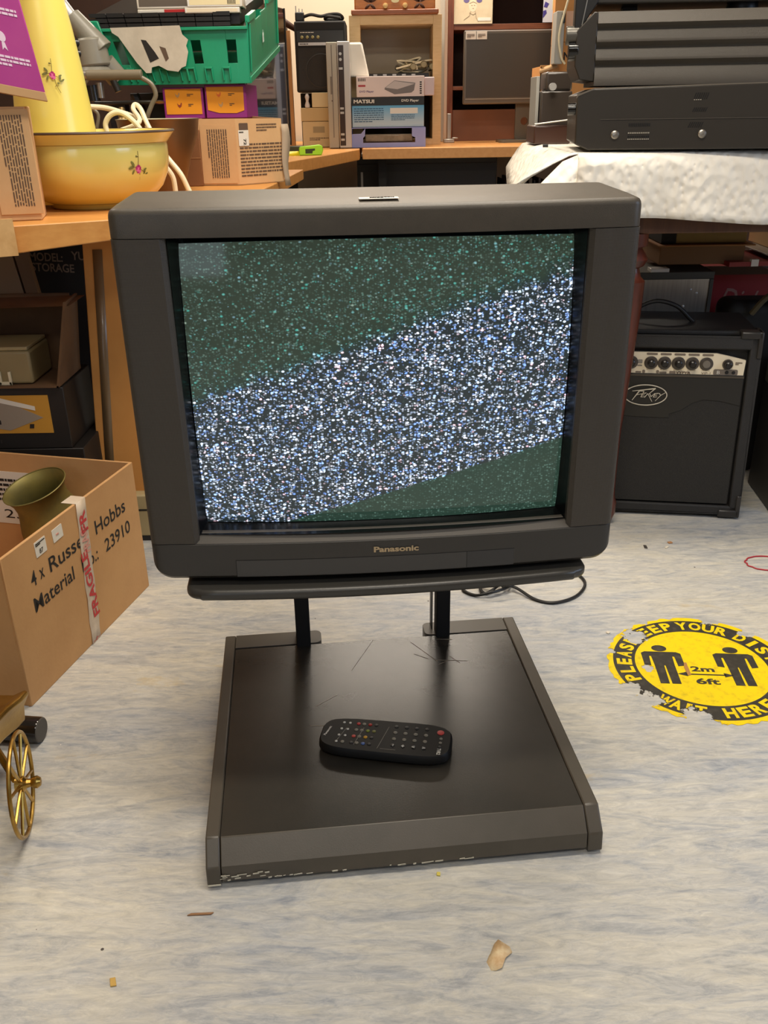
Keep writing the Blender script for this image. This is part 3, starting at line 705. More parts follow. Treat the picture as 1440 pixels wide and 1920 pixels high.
text('tape_print', '-/-', tpos(.006), perp, ax, .026, .006, RED, bx, .03)
text('tape_lettering', 'FRAG', tpos(.222), ax, -perp, .055, .0235, REDF, bx, .03)
def label(name, s_, zc, w, h, num, tilt=0.):
    uu = V(math.cos(tilt), 0, math.sin(tilt)); vv = V(-math.sin(tilt), 0, math.cos(tilt))
    o = MB().plate(rrect(w, h, .0015, 2), (s_, -.0002, zc), uu, vv, .0007).build(name, WHT, bx)
    if num: text('label_lettering', num, V(s_, -.0012, zc)-vv*h*.22, uu, vv, w*.36, h*.32, INK, o, .02); lines('label_print', V(s_, -.0012, zc)+vv*h*.3, uu, vv, w*.85, h*.22, 2, INK, o, 5)
    return o
label('lot_label', .110, .2755, .034, .030, '87', .02); o = label('blank_label', .166, .2765, .033, .026, None, .04); lines('label_print', (.168, -.0012, .276), u, v, .016, .006, 1, REDF, o, 5)
# label inside on the far wall
o = MB().box(LN-tk-.0008, LN-tk, .22, .36, .13, .26).build('inner_label', WHT, bx)
text('label_lettering', '2391', (LN-tk-.0012, .29, .155), (0, -1, 0), (0, 0, 1), .10, .022, INK, o); lines('label_print', (LN-tk-.0012, .29, .215), (0, -1, 0), (0, 0, 1), .12, .06, 5, INK, o, 8)

# brass vase lying in the carton
def brass_axis(name, lab, loc, axis, prof, m, cat='vase'):
    t = thing(name, lab, cat, loc); MB().lathe(prof, (0, 0, 0), axis, 48).build('body', m, t, smooth=60, solid=.0025); return t
mc = at(64, 912, y=1.76)
axv = V(-.22, -.20, .95).normalized()
prof = [(.001, -.255), (.05, -.255), (.066, -.23), (.076, -.18), (.077, -.13), (.070, -.09), (.060, -.06), (.055, -.04), (.057, -.02), (.064, -.004), (.068, 0), (.067, .001)]
pv = thing('brass_vase', 'tarnished brass vase with flared mouth tilted inside the large open carton', 'vase', mc)
MB().lathe(prof, (0, 0, 0), axv, 48).build('body', mat('tarnished_brass', (150, 136, 72), .5, .55, c2=(116, 108, 66), sc=9), pv, smooth=60, solid=.002)
# ---------------- brass cart with spoked wheel, black cylinder
ct = thing('brass_cart', 'ornamental brass cart with spoked wheel at the left edge of the floor', 'ornament', (-.562, 1.062, 0))
mb = MB()
def prof_side(y):    # tub section at depth y: list of (x, z)
    return
rs = []
for k, (y, xt, zt_) in enumerate(((-.36, -.045, .20), (-.2, -.04, .195), (-.05, -.04, .19), (.03, -.040, .16), (.09, -.034, .153), (.125, -.028, .146), (.15, -.026, .143))):
    rs.append([(xt-.30, y, zt_), (xt-.02, y, zt_-.01), (xt, y, zt_), (xt+.006, y, zt_-.006), (xt-.006, y, zt_-.03), (xt-.010, y, zt_-.06), (xt-.035, y, zt_-.075), (xt-.05, y, .06), (xt-.28, y, .055)])
mb.rings(rs); mb.build('tub', BRASS, ct, .003)
MB().tube([(-.075, .10, .08), (-.0, .005, .082)], .006, 10).build('axle', BRASS, ct)
wd = V(-.2, .98, 0).normalized(); wn = V(.98, .2, 0)
wc = V(.012, -.004, .081)
mb = MB()
R_ = .077
def wp(a, r, off=0): return wc+wd*math.cos(a)*r+V(0, 0, 1)*math.sin(a)*r+wn*off
rs = []
for k in range(49):
    a = 2*PI*k/48; rs.append([wp(a, R_+.0035*math.cos(b_)-.003*0, .0032*math.sin(b_)) for b_ in [2*PI*j/8 for j in range(8)]])
mb.rings(rs, cap=False); wh = mb.build('wheel', BRASS, ct)
for k in range(10):
    a = 2*PI*k/10+.2; MB().tube([wp(a, .008), wp(a, .03), wp(a, .074)], .0026, 6).build('spoke', BRASS, wh)
MB().lathe([(.011, -.008), (.012, .004), (.007, .008), (.006, .014), (.009, .018), (.0095, .023), (.006, .028), (.001, .029)], wc, wn, 16, True).build('hub', BRASS, wh)
cy = thing('black_cylinder', 'short glossy black cylinder lying on the floor behind the brass cart', 'cylinder', (-.60, 1.262, .0225), 0)
ax = V(1, -.12, 0).normalized()
MB().lathe([(.001, -.09), (.0225, -.09), (.0225, -.002), (.0215, 0)], (0, 0, 0), ax, 32).build('body', mat('black_chrome', (40, 36, 34), .12, .6, coat=.5), cy, smooth=50)
MB().lathe([(.0215, 0), (.020, .0012), (.0001, .0012)], (0, 0, 0), ax, 32).build('end_cap', mat('end_cap_grey', (84, 78, 70), .6), cy)

# ================================================================ UNDER THE LEFT WORKBENCH
def obj_at(o, x, y, z, rz=0): o.location = (x, y, z); o.rotation_euler = (0, 0, rz); return o
def carton(name, lab, cat, x, y, z, w, d, h, m, rz=0., bevel=.002, group=None, rot=None):
    t = thing(name, lab, cat, (x, y, z), rz, group, rot)
    MB().box(-w/2, w/2, 0, d, 0, h).build('box_body', m, t, bevel); return t
# leaning flattened carton with grey tape strip
pn = thing('flattened_carton', 'tall flattened orange-brown carton leaning upright behind the television', 'cardboard sheet', (-.63, 2.08, 0))
tl, tr, br_, bl = at(155, 440, y=2.09), at(262, 430, y=2.09), at(300, 928, y=2.09), at(190, 928, y=2.09)
q = [p-V(-.63, 2.08, 0) for p in (bl, br_, tr, tl)]
for p_ in q: p_.y = 0
q[3].z = q[2].z = .744; q[1].x += .03; q[2].x += .03
mb = MB(); mb.add([p+V(0, 0, 0) for p in q]+[p+V(0, .02, 0) for p in q], [(0, 1, 2, 3), (7, 6, 5, 4), (0, 4, 5, 1), (1, 5, 6, 2), (2, 6, 7, 3), (3, 7, 4, 0)])
mb.build('sheet', CARDO, pn, .002)
a, b_ = q[3], q[0]
mb = MB(); mb.add([b_+V(.02, -.0008, .02), b_+V(.042, -.0008, .02), a+V(.042, -.0008, -.03), a+V(.02, -.0008, -.03)], [(0, 1, 2, 3)]); mb.build('tape_strip', mat('grey_brown_tape', (120, 96, 66), .35, coat=.2), pn, fix=False, solid=.0004)
# cream electronics below it
cb = at(272, 1022, z=0)
t = thing('cream_appliance', 'cream boxy appliance standing on the floor between carton and television', 'appliance', (cb.x-.02, 2.05, .0))
MB().box(-.10, .10, 0, .2, .012, .125).build('housing', mat('cream_aged', (176, 158, 116), .5), t, .004); MB().box(-.10, .10, -.001, 0, .083, .087).build('seam', GAP, t)
MB().box(-.01, .006, -.0016, 0, .062, .068).build('switch', INK, t)
MB().box(-.1, .1, .0, .19, 0, .013).build('base', BLK, t)
# black storage carton with lettering
t = carton('storage_carton', 'tall black carton with model and storage lettering under the bench', 'cardboard box', -.87, 2.32, 0, .42, .3, .742, mat('black_card', (22, 19, 17), .8))
OL = mat('dim_card_print', (120, 104, 88), .7)
p = at(100, 490, y=2.318); t.location.x = -.80
def onbox(s_, px_, py_, w, h):
    p = at(px_, py_, y=2.3185)-t.location; text('printed_lettering', s_, (p.x, -.0012, p.z), (1, 0, -.06), (0.06, 0, 1), w, h, OL, t, .02)
onbox('MODEL:', 86, 482, .083, .021); onbox('YU', 146, 480, .034, .021); onbox('STORAGE', 99, 502, .107, .021)
# leaning grey boards at far left
for k, (px0, px1, c) in enumerate((( -60, 18, (150, 128, 100)), (22, 46, (122, 100, 76)))):
    a, b_ = at(px0, 480, y=2.17+.0*k), at(px1, 480, y=2.17)
    t = thing('leaning_board', ('wide grey-beige board standing at the far left under the bench', 'narrow grey-brown board leaning beside the black storage carton')[k], 'board', (a.x, 2.17, 0))
    w = b_.x-a.x; mb = MB(); mb.add([(0, 0, 0), (w, 0, 0), (w, .02, 0), (0, .02, 0), (-.09+.09, 0, .73), (w, 0, .73), (w, .02, .73), (0, .02, .73)], [(3, 2, 1, 0), (4, 5, 6, 7), (0, 1, 5, 4), (1, 2, 6, 5), (2, 3, 7, 6), (3, 0, 4, 7)])
    for i in range(4): mb.v[i].x += .10
    mb.build('panel', mat('board_%d' % k, c, .7), t, .001)
# stack: lower black box, black box with yellow picture, open carton with a beige machine
BKC = mat('black_carton', (30, 27, 25), .5)
t = carton('black_carton', 'plain black carton at the bottom of the stack under the bench', 'cardboard box', -.86, 1.96, 0, .33, .2, .285, BKC)
t = carton('picture_carton', 'black carton with a yellow product picture, above the plain black carton', 'cardboard box', -.885, 1.96, .286, .33, .2, .145, BKC)
o = MB().box(-.165, .128, -.0012, 0, .038, .128).build('picture_panel', mat('picture_yellow', (196, 142, 50), .6), t)
WPR = mat('picture_grey', (150, 138, 124), .6)
MB().plate([(-.05, .06), (.03, .045), (.11, .075), (.06, .10), (.01, .115), (-.03, .09)], (0, -.0012, 0), (1, 0, 0), (0, 0, 1), .0006).build('printed_picture', WPR, o)
MB().plate([(.015, .112), (.095, .092), (.095, .102), (.02, .122)], (0, -.0019, 0), (1, 0, 0), (0, 0, 1), .0005).build('printed_picture', WHT, o)
mb = MB()
for pl in ([(-.0, .06), (.012, .06), (.012, .07), (.0, .07)], [(.075, .05), (.085, .05), (.087, .06), (.077, .06)]): mb.plate(pl, (0, -.0019, 0), (1, 0, 0), (0, 0, 1), .0005)
mb.build('printed_picture', INK, o)
text('printed_lettering', 'MINI', (-.02, -.0014, .018), (1, 0, 0), (0, 0, 1), .05, .008, mat('faint_print', (58, 52, 48), .6), t)
t = thing('shallow_carton', 'shallow open cardboard carton holding a beige device under the bench', 'cardboard box', (-.87, 1.95, .433))
mb = MB(); mb.box(-.19, .145, .16, .165, .0, .180); mb.box(-.19, .145, 0, .16, 0, .004)
mb.add([(.14, 0, 0), (.145, 0, 0), (.19, .0, .19), (.185, 0, .19), (.14, .16, 0), (.145, .16, 0), (.165, .16, .18), (.160, .16, .18)], [(0, 1, 2, 3), (7, 6, 5, 4), (0, 4, 5, 1), (1, 5, 6, 2), (2, 6, 7, 3), (3, 7, 4, 0)])
mb.add([(-.19, .155, .17), (.185, .155, .176), (.19, .02, .178), (-.19, .02, .17)], [(0, 1, 2, 3)])
mb.build('box_body', mat('old_cardboard', (108, 78, 50), .85, c2=(92, 66, 42), sc=8), t)
t = thing('beige_device', 'beige plastic device with a clip lying in the shallow carton', 'device', (-.86, 1.955, .4385))
MB().box(-.14, .075, .01, .14, .0, .075).build('housing', mat('beige_aged', (150, 132, 92), .5), t, .006); MB().box(-.14, .072, .012, .135, .076, .084).build('lid', mat('beige_aged_lid', (164, 146, 104), .5), t, .002)
mb = MB(); mb.box(.0, .006, .004, .01, .0, .03); mb.box(.022, .028, .004, .01, .0, .03); mb.box(.0, .028, .004, .01, .0, .007); mb.build('clip', CREAM, t, .001)

# ================================================================ ON THE LEFT WORKBENCH
T = .8
# carton with printed flap and pink box on top
t = thing('printed_carton', 'tan cardboard carton with a printed flap under the pink box on the bench', 'cardboard box', (-.815, 1.845, T+.0005), math.radians(14))
MB().box(-.14, .145, 0, .10, 0, .207).build('box_body', CARDL, t, .002)
o = MB().box(.070, .150, -.004, -.0005, .012, .203).build('flap', CARDL, t, .001); lines('flap_print', (.115, -.0046, .11), (0, 0, -1), (1, 0, 0), .165, .045, 9, INKG, o, 11, .45)
MB().box(-.14, .068, -.0006, .0, .098, .1015).build('seam', INKG, t)
t = thing('pink_box', 'tilted magenta product box stacked on the tan printed carton, top left', 'box', (-.756, 1.832, T+.256), 0, rot=(0, 0, math.radians(19)))
PK = mat('magenta_card', (190, 74, 148), .5, c2=(176, 52, 140), sc=3)
MB().box(-.10, .135, -.01, .09, 0, .27).build('box_body', PK, t, .002)
MB().box(-.10, .1352, -.0102, .0902, -.014, .002).build('box_base', mat('tan_card_edge', (202, 160, 112), .8), t, .001)
MB().box(.028, .031, -.0108, -.01, .0, .27).build('panel_edge', mat('magenta_dark', (150, 40, 116), .5), t)
PW = mat('pale_pink_print', (246, 220, 238), .6)
for k in range(3):
    z_ = .050+k*.080
    lines('side_print', (.088, -.0106, z_-.005), (1, 0, 0), (0, 0, 1), .07, .020, 3, PW, t, 20+k, .6)
    mb = MB(); mb.plate(ell(.007, .009, 16, .085, z_+.035), (0, -.0103, 0), (1, 0, 0), (0, 0, 1), .0006); mb.plate([(.081, z_+.012), (.085, z_+.017), (.090, z_+.012), (.088, z_+.026), (.083, z_+.026)], (0, -.0103, 0), (1, 0, 0), (0, 0, 1), .0006); mb.build('symbol', PW, t)
    lines('side_print', (-.03, -.0106, z_-.005), (1, 0, 0), (0, 0, 1), .07, .016, 3, PW, t, 40+k)

for ch in t.children_recursive:
    for v_ in ch.data.vertices: x_, z_ = v_.co.x, v_.co.z; v_.co.x = x_-.13*z_; v_.co.z = z_-.20*x_

# yellow enamel bowl and jug
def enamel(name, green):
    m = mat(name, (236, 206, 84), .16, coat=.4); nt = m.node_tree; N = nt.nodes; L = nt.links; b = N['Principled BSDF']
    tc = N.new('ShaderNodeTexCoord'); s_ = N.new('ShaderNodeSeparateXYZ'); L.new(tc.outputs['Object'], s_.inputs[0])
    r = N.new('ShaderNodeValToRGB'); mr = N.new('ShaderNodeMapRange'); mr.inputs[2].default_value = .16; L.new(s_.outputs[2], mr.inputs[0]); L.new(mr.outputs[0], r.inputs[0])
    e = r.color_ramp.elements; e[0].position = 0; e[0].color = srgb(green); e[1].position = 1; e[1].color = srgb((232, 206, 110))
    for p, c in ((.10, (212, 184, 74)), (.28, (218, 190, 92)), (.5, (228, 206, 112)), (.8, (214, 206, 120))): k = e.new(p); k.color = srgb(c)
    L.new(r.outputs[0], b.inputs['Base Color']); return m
bl_ = thing('enamel_bowl', 'yellow enamel wash bowl with painted rose on the bench', 'bowl', (-.64, 2.15, T+.0005))
prof = [(.0001, .003), (.085, .003), (.095, 0), (.10, .004), (.105, .012), (.130, .022), (.150, .042), (.163, .07), (.168, .10), (.168, .125), (.167, .132), (.170, .135), (.182, .150), (.186, .154), (.182, .157), (.166, .140)]
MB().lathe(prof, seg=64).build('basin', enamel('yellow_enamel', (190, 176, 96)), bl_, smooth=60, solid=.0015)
RIMK = mat('enamel_rim_line', (72, 54, 44), .4)
MB().lathe([(.1815, .1575), (.1855, .1585), (.1875, .1555), (.1865, .1535)], seg=64).build('rim_line', RIMK, bl_)
MB().lathe([(.1690, .1325), (.1696, .1335), (.1690, .1345)], seg=64).build('shoulder_line', mat('enamel_line_olive', (140, 110, 40), .4), bl_)
MB().lathe([(.1065, .0115), (.1080, .0125), (.1095, .0135)], seg=64).build('foot_line', RIMK, bl_)
PET = mat('rose_magenta', (176, 40, 108), .3); PETL = mat('rose_pink', (222, 110, 160), .3); LEAF = mat('painted_leaf', (118, 116, 52), .4); STEM = mat('painted_stem', (84, 62, 30), .4)
def spray(parent, fn, s):
    """painted flower spray; fn(a, b) maps flat coordinates onto the vessel"""
    def blob(name, m, items):
        mb = MB()
        for (cx, cy, rx, ry, ang) in items:
            pts = []
            for k in range(12):
                a = 2*PI*k/12; x, y = rx*math.cos(a), ry*math.sin(a); pts.append(fn((cx+x*math.cos(ang)-y*math.sin(ang))*s, (cy+x*math.sin(ang)+y*math.cos(ang))*s, .0012))
            mb.add([fn(cx*s, cy*s, .0014)]+pts, [(0, 1+i, 1+(i+1) % 12) for i in range(12)])
        mb.build(name, m, parent, fix=False, smooth=80)
    blob('painted_leaf', LEAF, [(-.7, .1, .32, .13, .3), (-.55, .45, .28, .12, -.9), (-.5, -.3, .24, .1, 1.1), (.75, -.35, .3, .1, 1.3), (.95, -.55, .28, .1, .5), (.8, -.1, .2, .09, .4), (.5, -.8, .12, .1, 0), (-.1, 1.05, .1, .09, 0)])
    blob('painted_petal', PETL, [(0, 0, .30, .26, 0), (.12, -.25, .22, .2, .3)]); 
    blob('painted_petal', PET, [(.05, .18, .18, .15, 0), (-.12, .02, .14, .2, .3), (.2, -.02, .12, .2, -.3), (.05, -.32, .18, .08, .2)])
    mb = MB()
    for seg_ in ([(0, .2), (.08, .8), (.1, 1.5)], [(.1, 1.0), (-.12, 1.08)], [(.2, -.4), (.3, -1.0), (.6, -1.7)], [(.3, -1.0), (.12, -1.1)], [(-.2, .1), (-.6, .2)], [(.3, -.1), (.8, -.35)]):
        mb.tube([fn(a*s, b*s, .0012) for a, b in seg_], .0005, 5, 3)
    mb.build('painted_stem', STEM, parent, fix=False)
def bowl_fn(th0, z0, r):
    def f(a, b, off): th = th0+a/r; z_ = z0+b; rr = (.168 if z_ > .1 else (.168-.006*((.1-z_)/.03)**2*1.0 if z_ > .04 else .150))+off; return V(rr*math.cos(th), rr*math.sin(th), z_)
    return f
spray(bl_, bowl_fn(math.radians(-40), .084, .165), .023)
jg = thing('enamel_jug', 'tall yellow enamel jug with rose spray standing in the bowl', 'jug', (-.715, 2.17, T+.010))
jp = [(.0001, .002), (.092, 0), (.094, .004), (.093, .03), (.088, .10), (.082, .18), (.0735, .27), (.064, .35), (.056, .40), (.052, .43), (.055, .46)]
JY = mat('yellow_enamel_jug', (240, 224, 116), .3, coat=.2, c2=(238, 220, 104), sc=3)
MB().lathe(jp, seg=56).build('body', JY, jg, smooth=60)
def jug_fn(a, b, off): th = math.radians(-66)+a/.08; z_ = .258+b; rr = .078-.11*(b)+off-.0008; return V(rr*math.cos(th), rr*math.sin(th), z_)
spray(jg, jug_fn, .0205)

# white hose loops
CRM = mat('cream_hose', (236, 224, 188), .4)
hs = thing('cream_cable', 'thick cream cable looping from the enamel bowl down behind the television', 'cable', (-.5, 2.3, T))
def loopc(pts, y):
    return [at(px_, py_, y=y+dy)-V(-.5, 2.3, T) for px_, py_, dy in pts]
MB().tube(loopc([(165, 200, .05), (195, 202, .06), (225, 210, .05), (255, 222, .05), (285, 248, .04), (310, 290, .02), (338, 325, 0), (352, 352, 0), (362, 372, .0)], 2.36), .0062, 10, 5).build('cord', CRM, hs)
MB().tube(loopc([(203, 252, .0), (198, 232, .0), (208, 215, 0), (228, 212, 0), (255, 232, .0), (275, 262, 0), (300, 300, 0), (322, 328, .0), (328, 350, 0), (330, 372, 0)], 2.33), .0062, 10, 5).build('cord', CRM, hs)
MB().tube(loopc([(228, 244, .0), (250, 236, .0), (262, 225, .02), (250, 205, .04), (254, 196, .05), (264, 205, .04), (276, 232, .02), (292, 262, 0)], 2.35), .0058, 10, 5).build('cord', CRM, hs)

# pan with beige inside
pc = at(290, 240, y=2.48)
pn_ = thing('metal_funnel_bowl', 'wide bronze bowl with dull beige inside behind the enamel bowl', 'bowl', (pc.x+.005, 2.50, T+.0005))
MB().lathe([(.0001, .004), (.05, .004), (.052, 0), (.06, .03), (.075, .08), (.098, .14), (.103, .172), (.105, .175)], seg=48).build('outer_shell', mat('bronze_brown', (116, 84, 52), .35, .6), pn_, smooth=60)
MB().lathe([(.1045, .176), (.101, .172), (.092, .14), (.07, .09), (.0001, .03)], seg=48).build('inner_lining', mat('beige_glaze', (186, 176, 140), .4), pn_, smooth=60)
# brown carton behind it
t = carton('brown_carton', 'dark brown carton on the bench behind the cream cable', 'cardboard box', -.59, 2.66, T+.0005, .20, .2, .145, mat('brown_card', (134, 88, 50), .8, c2=(120, 78, 44), sc=5), .03)
MB().box(-.1, .1, -.0008, 0, .072, .075).build('seam', CARDD, t)
# kraft box with print and label 72
kb = thing('kraft_box', 'kraft carton with printed text, lot label and torn flap on the bench', 'cardboard box', (-.45, 2.68, T+.0005), 0)
p0, p1, p2 = V(-.066, 0, 0), V(.060, -.01, 0), V(.175, .10, 0)
hk = .172
mb = MB(); mb.hexa([(p0.x, p0.y), (p1.x, p1.y), (p2.x, p2.y), (.05, .26), (-.06, .2)], 0, .003)
def wallseg(a, b_, h0, h1, t_=.003):
    d = (b_-a).normalized(); w = V(-d.y, d.x, 0)*t_
    mb.add([a, b_, b_+w, a+w, a+V(0, 0, h0), b_+V(0, 0, h1), b_+w+V(0, 0, h1), a+w+V(0, 0, h0)], [(3, 2, 1, 0), (4, 5, 6, 7), (0, 1, 5, 4), (1, 2, 6, 5), (2, 3, 7, 6), (3, 0, 4, 7)])
wallseg(p0, p1, hk, hk); wallseg(p1, p2, hk, hk*.985); wallseg(p2, V(.05, .26, 0), hk*.985, hk*1.03); wallseg(V(.05, .26, 0), V(-.06, .2, 0), hk*1.03, hk); wallseg(V(-.06, .2, 0), p0, hk, hk)
mb.build('box_body', CARDL, kb)
d1 = (p1-p0).normalized(); n1 = V(d1.y, -d1.x, 0); d2 = (p2-p1).normalized(); n2 = V(d2.y, -d2.x, 0)
o = MB().plate([(-.048, .006), (.048, .006), (.046, .155), (-.046, .158)], (p0+p1)/2+n1*.001+V(.01, 0, 0), d1, (0, 0, 1), .0015).build('flap', CARDL, kb)
lines('flap_print', (p0+p1)/2+n1*.0032+V(.01, 0, .083), (0, 0, -1), d1, .125, .058, 9, INKG, o, 15, .45)
MB().plate([(-.062, .088), (-.04, .088), (-.04, .0915), (-.062, .0915)], (p0+p1)/2+n1*.0008, d1, (0, 0, 1), .0008).build('slot', INK, kb)
c = p1+d2*.03+n2*.0008; lines('side_print', p1+d2*.082+n2*.0008+V(0, 0, .065), d2, (0, 0, 1), .145, .09, 10, INKG, kb, 31, .4)
lines('side_print', p1+d2*.105+n2*.0008+V(0, 0, .148), d2, (0, 0, 1), .07, .022, 3, INKG, kb, 32, .4)
mb = MB(); mb.plate(rrect(.03, .034, .002, 2), p1+d2*.026+n2*.0004+V(0, 0, .143), d2, (0, 0, 1), .0005); o = mb.build('symbol_patch', INKG, kb)
o = MB().plate(rrect(.034, .040, .001, 2), p1+d2*.024+n2*.0012+V(0, 0, .122), d2, (0, 0, 1), .0006).build('lot_label', WHT, kb)
text('label_lettering', '72', p1+d2*.027+n2*.0022+V(0, 0, .112), (0, 0, -1), d2, .016, .009, INK, o, .03); lines('label_print', p1+d2*.024+n2*.0022+V(0, 0, .137), d2, (0, 0, 1), .03, .005, 1, INK, o, 3)
mb = MB(); rs = []
for k in range(9):
    z_ = hk*.9-.165*k/8; c_ = p2+V(.004, -.004, 0)+d2*(.006+.004*math.sin(k*.9)); w = .012+.003*math.sin(k*.7)
    rs.append([c_-d2*w+V(0, 0, z_), c_+d2*w+V(0, -.003, z_)])
mb.rings(rs, cap=False, closed=False); tag(mb.build('torn_flap', mat('grey_card_inside', (176, 158, 136), .8), kb, solid=.002), 'grey torn strip hanging down')

# orange and purple egg cartons
OR = mat('orange_card', (244, 158, 34), .5); PUR = mat('purple_card', (150, 44, 130), .5); HEN = mat('hen_print', (226, 110, 44), .6); DUCK = mat('duck_print', (150, 62, 40), .6); GRH = mat('grey_hen_print', (190, 150, 100), .6)
eg = [( -.542, 'orange and purple food carton below the crate, left of its twin'), (-.424, 'orange and purple food carton with two hens printed, right of its twin')]
for k, (x, lab) in enumerate(eg):
    t = thing('food_carton', lab, 'food carton', (x-.012, 2.83, T+.172), 0, 'food cartons under the crate')
    if k == 0: MB().box(-.06, .055, .0, .16, 0, .082).build('box_body', PUR, t, .002)
    else: MB().hexa([(-.058, 0), (.060, 0), (.072, .16), (-.05, .16)], 0, .088).build('box_body', PUR, t, .002)
    o = MB().box(-.053, .049, -.0012, 0, .012, .078).build('front_panel', OR, t) if k == 0 else MB().plate([(-.052, .022), (-.02, .014), (.03, .013), (.052, .020), (.053, .082), (-.053, .082)], (0, 0, 0), (1, 0, 0), (0, 0, 1), .0012).build('front_panel', OR, t)
    def hen(cx, cz, s_, m): MB().plate([(cx+a*s_, cz+b_*s_) for a, b_ in ((-.9, .7), (-.4, .1), (.2, .1), (.5, .8), (.8, .75), (.8, .3), (.6, -.4), (.1, -.75), (0, -1.1), (-.1, -.75), (-.6, -.4))], (0, -.0013, 0), (1, 0, 0), (0, 0, 1), .0005).build('bird_print', m, o)
    hen(-.018, .062, .008, GRH if k == 0 else HEN); hen(-.014, .036, .008, DUCK if k == 0 else GRH)
    lines('panel_print', (.018, -.0016, .062), (1, 0, 0), (0, 0, 1), .018, .008, 2, INKG, o, 3+k); lines('panel_print', (.018, -.0016, .036), (1, 0, 0), (0, 0, 1), .014, .008, 2, INKG, o, 8+k)
# support carton under the food cartons
t = carton('support_carton', 'dark carton behind the kraft box carrying the food cartons', 'cardboard box', -.47, 2.96, T+.0005, .22, .2, .168, CARDD)

# green crate (tilted), stood on the stack behind
GRN = mat('green_crate_plastic', (24, 150, 108), .35, c2=(18, 138, 98), sc=6)
cr_ = thing('green_crate', 'green plastic fold-down crate full of discs, tilted on the piled boxes', 'crate', (-.358, 2.80, 1.057), 0, rot=(0, 0, 0))
# local: near right corner at origin; -X along the near side, second side runs back along sd
sdv = V(.047, .40, .10); nv = V(-.40, .02, .0)
def cp_(a, b_, h): return nv*a+sdv*b_+V(.0, 0, 0)+V(.012*h/.14*1.0, 0, h)+(V(-.02, 0, 0)*h/.14*0)
def skew(a, b_, h):  # bottom is narrower than the top
    return V(0, 0, 0)+nv*(.10*(1-h/.16)*0+a)+sdv*b_+V(.003*h/.14*(1-a)-.05*h/.14*a, 0, h)
def panel(mb, a0, a1, h0, h1, b0=0, t_=.004, off=0.):
    q_ = [skew(a0, b0, h0), skew(a1, b0, h0), skew(a1, b0, h1), skew(a0, b0, h1)]
    mb.add([p+V(0, off, 0) for p in q_]+[p+V(0, off+t_, 0) for p in q_], [(0, 1, 2, 3), (7, 6, 5, 4), (0, 4, 5, 1), (1, 5, 6, 2), (2, 6, 7, 3), (3, 7, 4, 0)])
mb = MB()
A0, A1 = 0, .9
hs_ = [(.12, .17), (.42, .46), (.60, .66)]
# front wall with slots left open
edges = [0, .075, .14, .30, .365, .80, .855, .93]
for i in range(len(edges)-1):
    a0, a1 = edges[i], edges[i+1]
    if i in (1, 3, 5): panel(mb, a0, a1, .012, .056); panel(mb, a0, a1, .114, .140)
    else: panel(mb, a0, a1, .012, .140)
panel(mb, 0, .93, .138, .146, 0, .012, -.012); panel(mb, .0, .93, .004, .014)
for a0 in (.13, .25, .37, .42, .56, .66, .78): panel(mb, a0, a0+.008, .012, .045, 0, .007, -.007); panel(mb, a0+.045, a0+.053, .012, .045, 0, .007, -.007); panel(mb, a0, a0+.053, .042, .047, 0, .007, -.007)
mb.build('front_side', GRN, cr_, .001)
def spanel(b0, b1, h0, h1, off=0., t_=.004):
    q_ = [skew(0, b0, h0), skew(0, b1, h0), skew(0, b1, h1), skew(0, b0, h1)]; mb.add([p+V(off, 0, 0) for p in q_]+[p+V(off-t_, 0, 0) for p in q_], [(0, 1, 2, 3), (7, 6, 5, 4), (0, 4, 5, 1), (1, 5, 6, 2), (2, 6, 7, 3), (3, 7, 4, 0)])
mb = MB(); spanel(0, .25, .012, .16); spanel(.25, .42, .012, .145); spanel(.42, .6, .012, .152); spanel(.6, 1, .012, .165); spanel(0, 1, .004, .02, .004); spanel(0, .2, .155, .172, .006, .012); spanel(.62, 1, .16, .178, .006, .012); spanel(.03, .05, .03, .15, .005); spanel(.94, .96, .03, .15, .005)
mb.build('end_side', GRN, cr_, .001)
mb = MB(); mb.plate([(-.009, .0), (-.006, .026), (-.002, .016), (0, .032), (.003, .016), (.007, .024), (.008, .0)], skew(0, .42, .075)+V(.0045, 0, 0), sdv.normalized(), (0, 0, 1), .0006)
mb.build('white_mark', mat('mark_white', (210, 226, 214), .6), cr_)
mb = MB(); panel(mb, 0, .93, .012, .125, .95); q_ = [skew(0, 0, .006), skew(.93, 0, .006), skew(.93, .95, .006), skew(0, .95, .006)]; mb.add(q_+[p+V(0, 0, .004) for p in q_], [(0, 1, 2, 3), (7, 6, 5, 4), (0, 4, 5, 1), (1, 5, 6, 2), (2, 6, 7, 3), (3, 7, 4, 0)])
q_ = [skew(.93, 0, .01), skew(.93, .95, .01), skew(.93, .95, .14), skew(.93, 0, .14)]; mb.add(q_+[p+V(-.004, 0, 0) for p in q_], [(0, 1, 2, 3), (7, 6, 5, 4), (0, 4, 5, 1), (1, 5, 6, 2), (2, 6, 7, 3), (3, 7, 4, 0)])
mb.build('base_and_rear', GRN, cr_)
mb = MB(); panel(mb, .89, .97, .10, .165, 0, .02, -.014); mb.build('corner_bracket', GRN, cr_, .003)
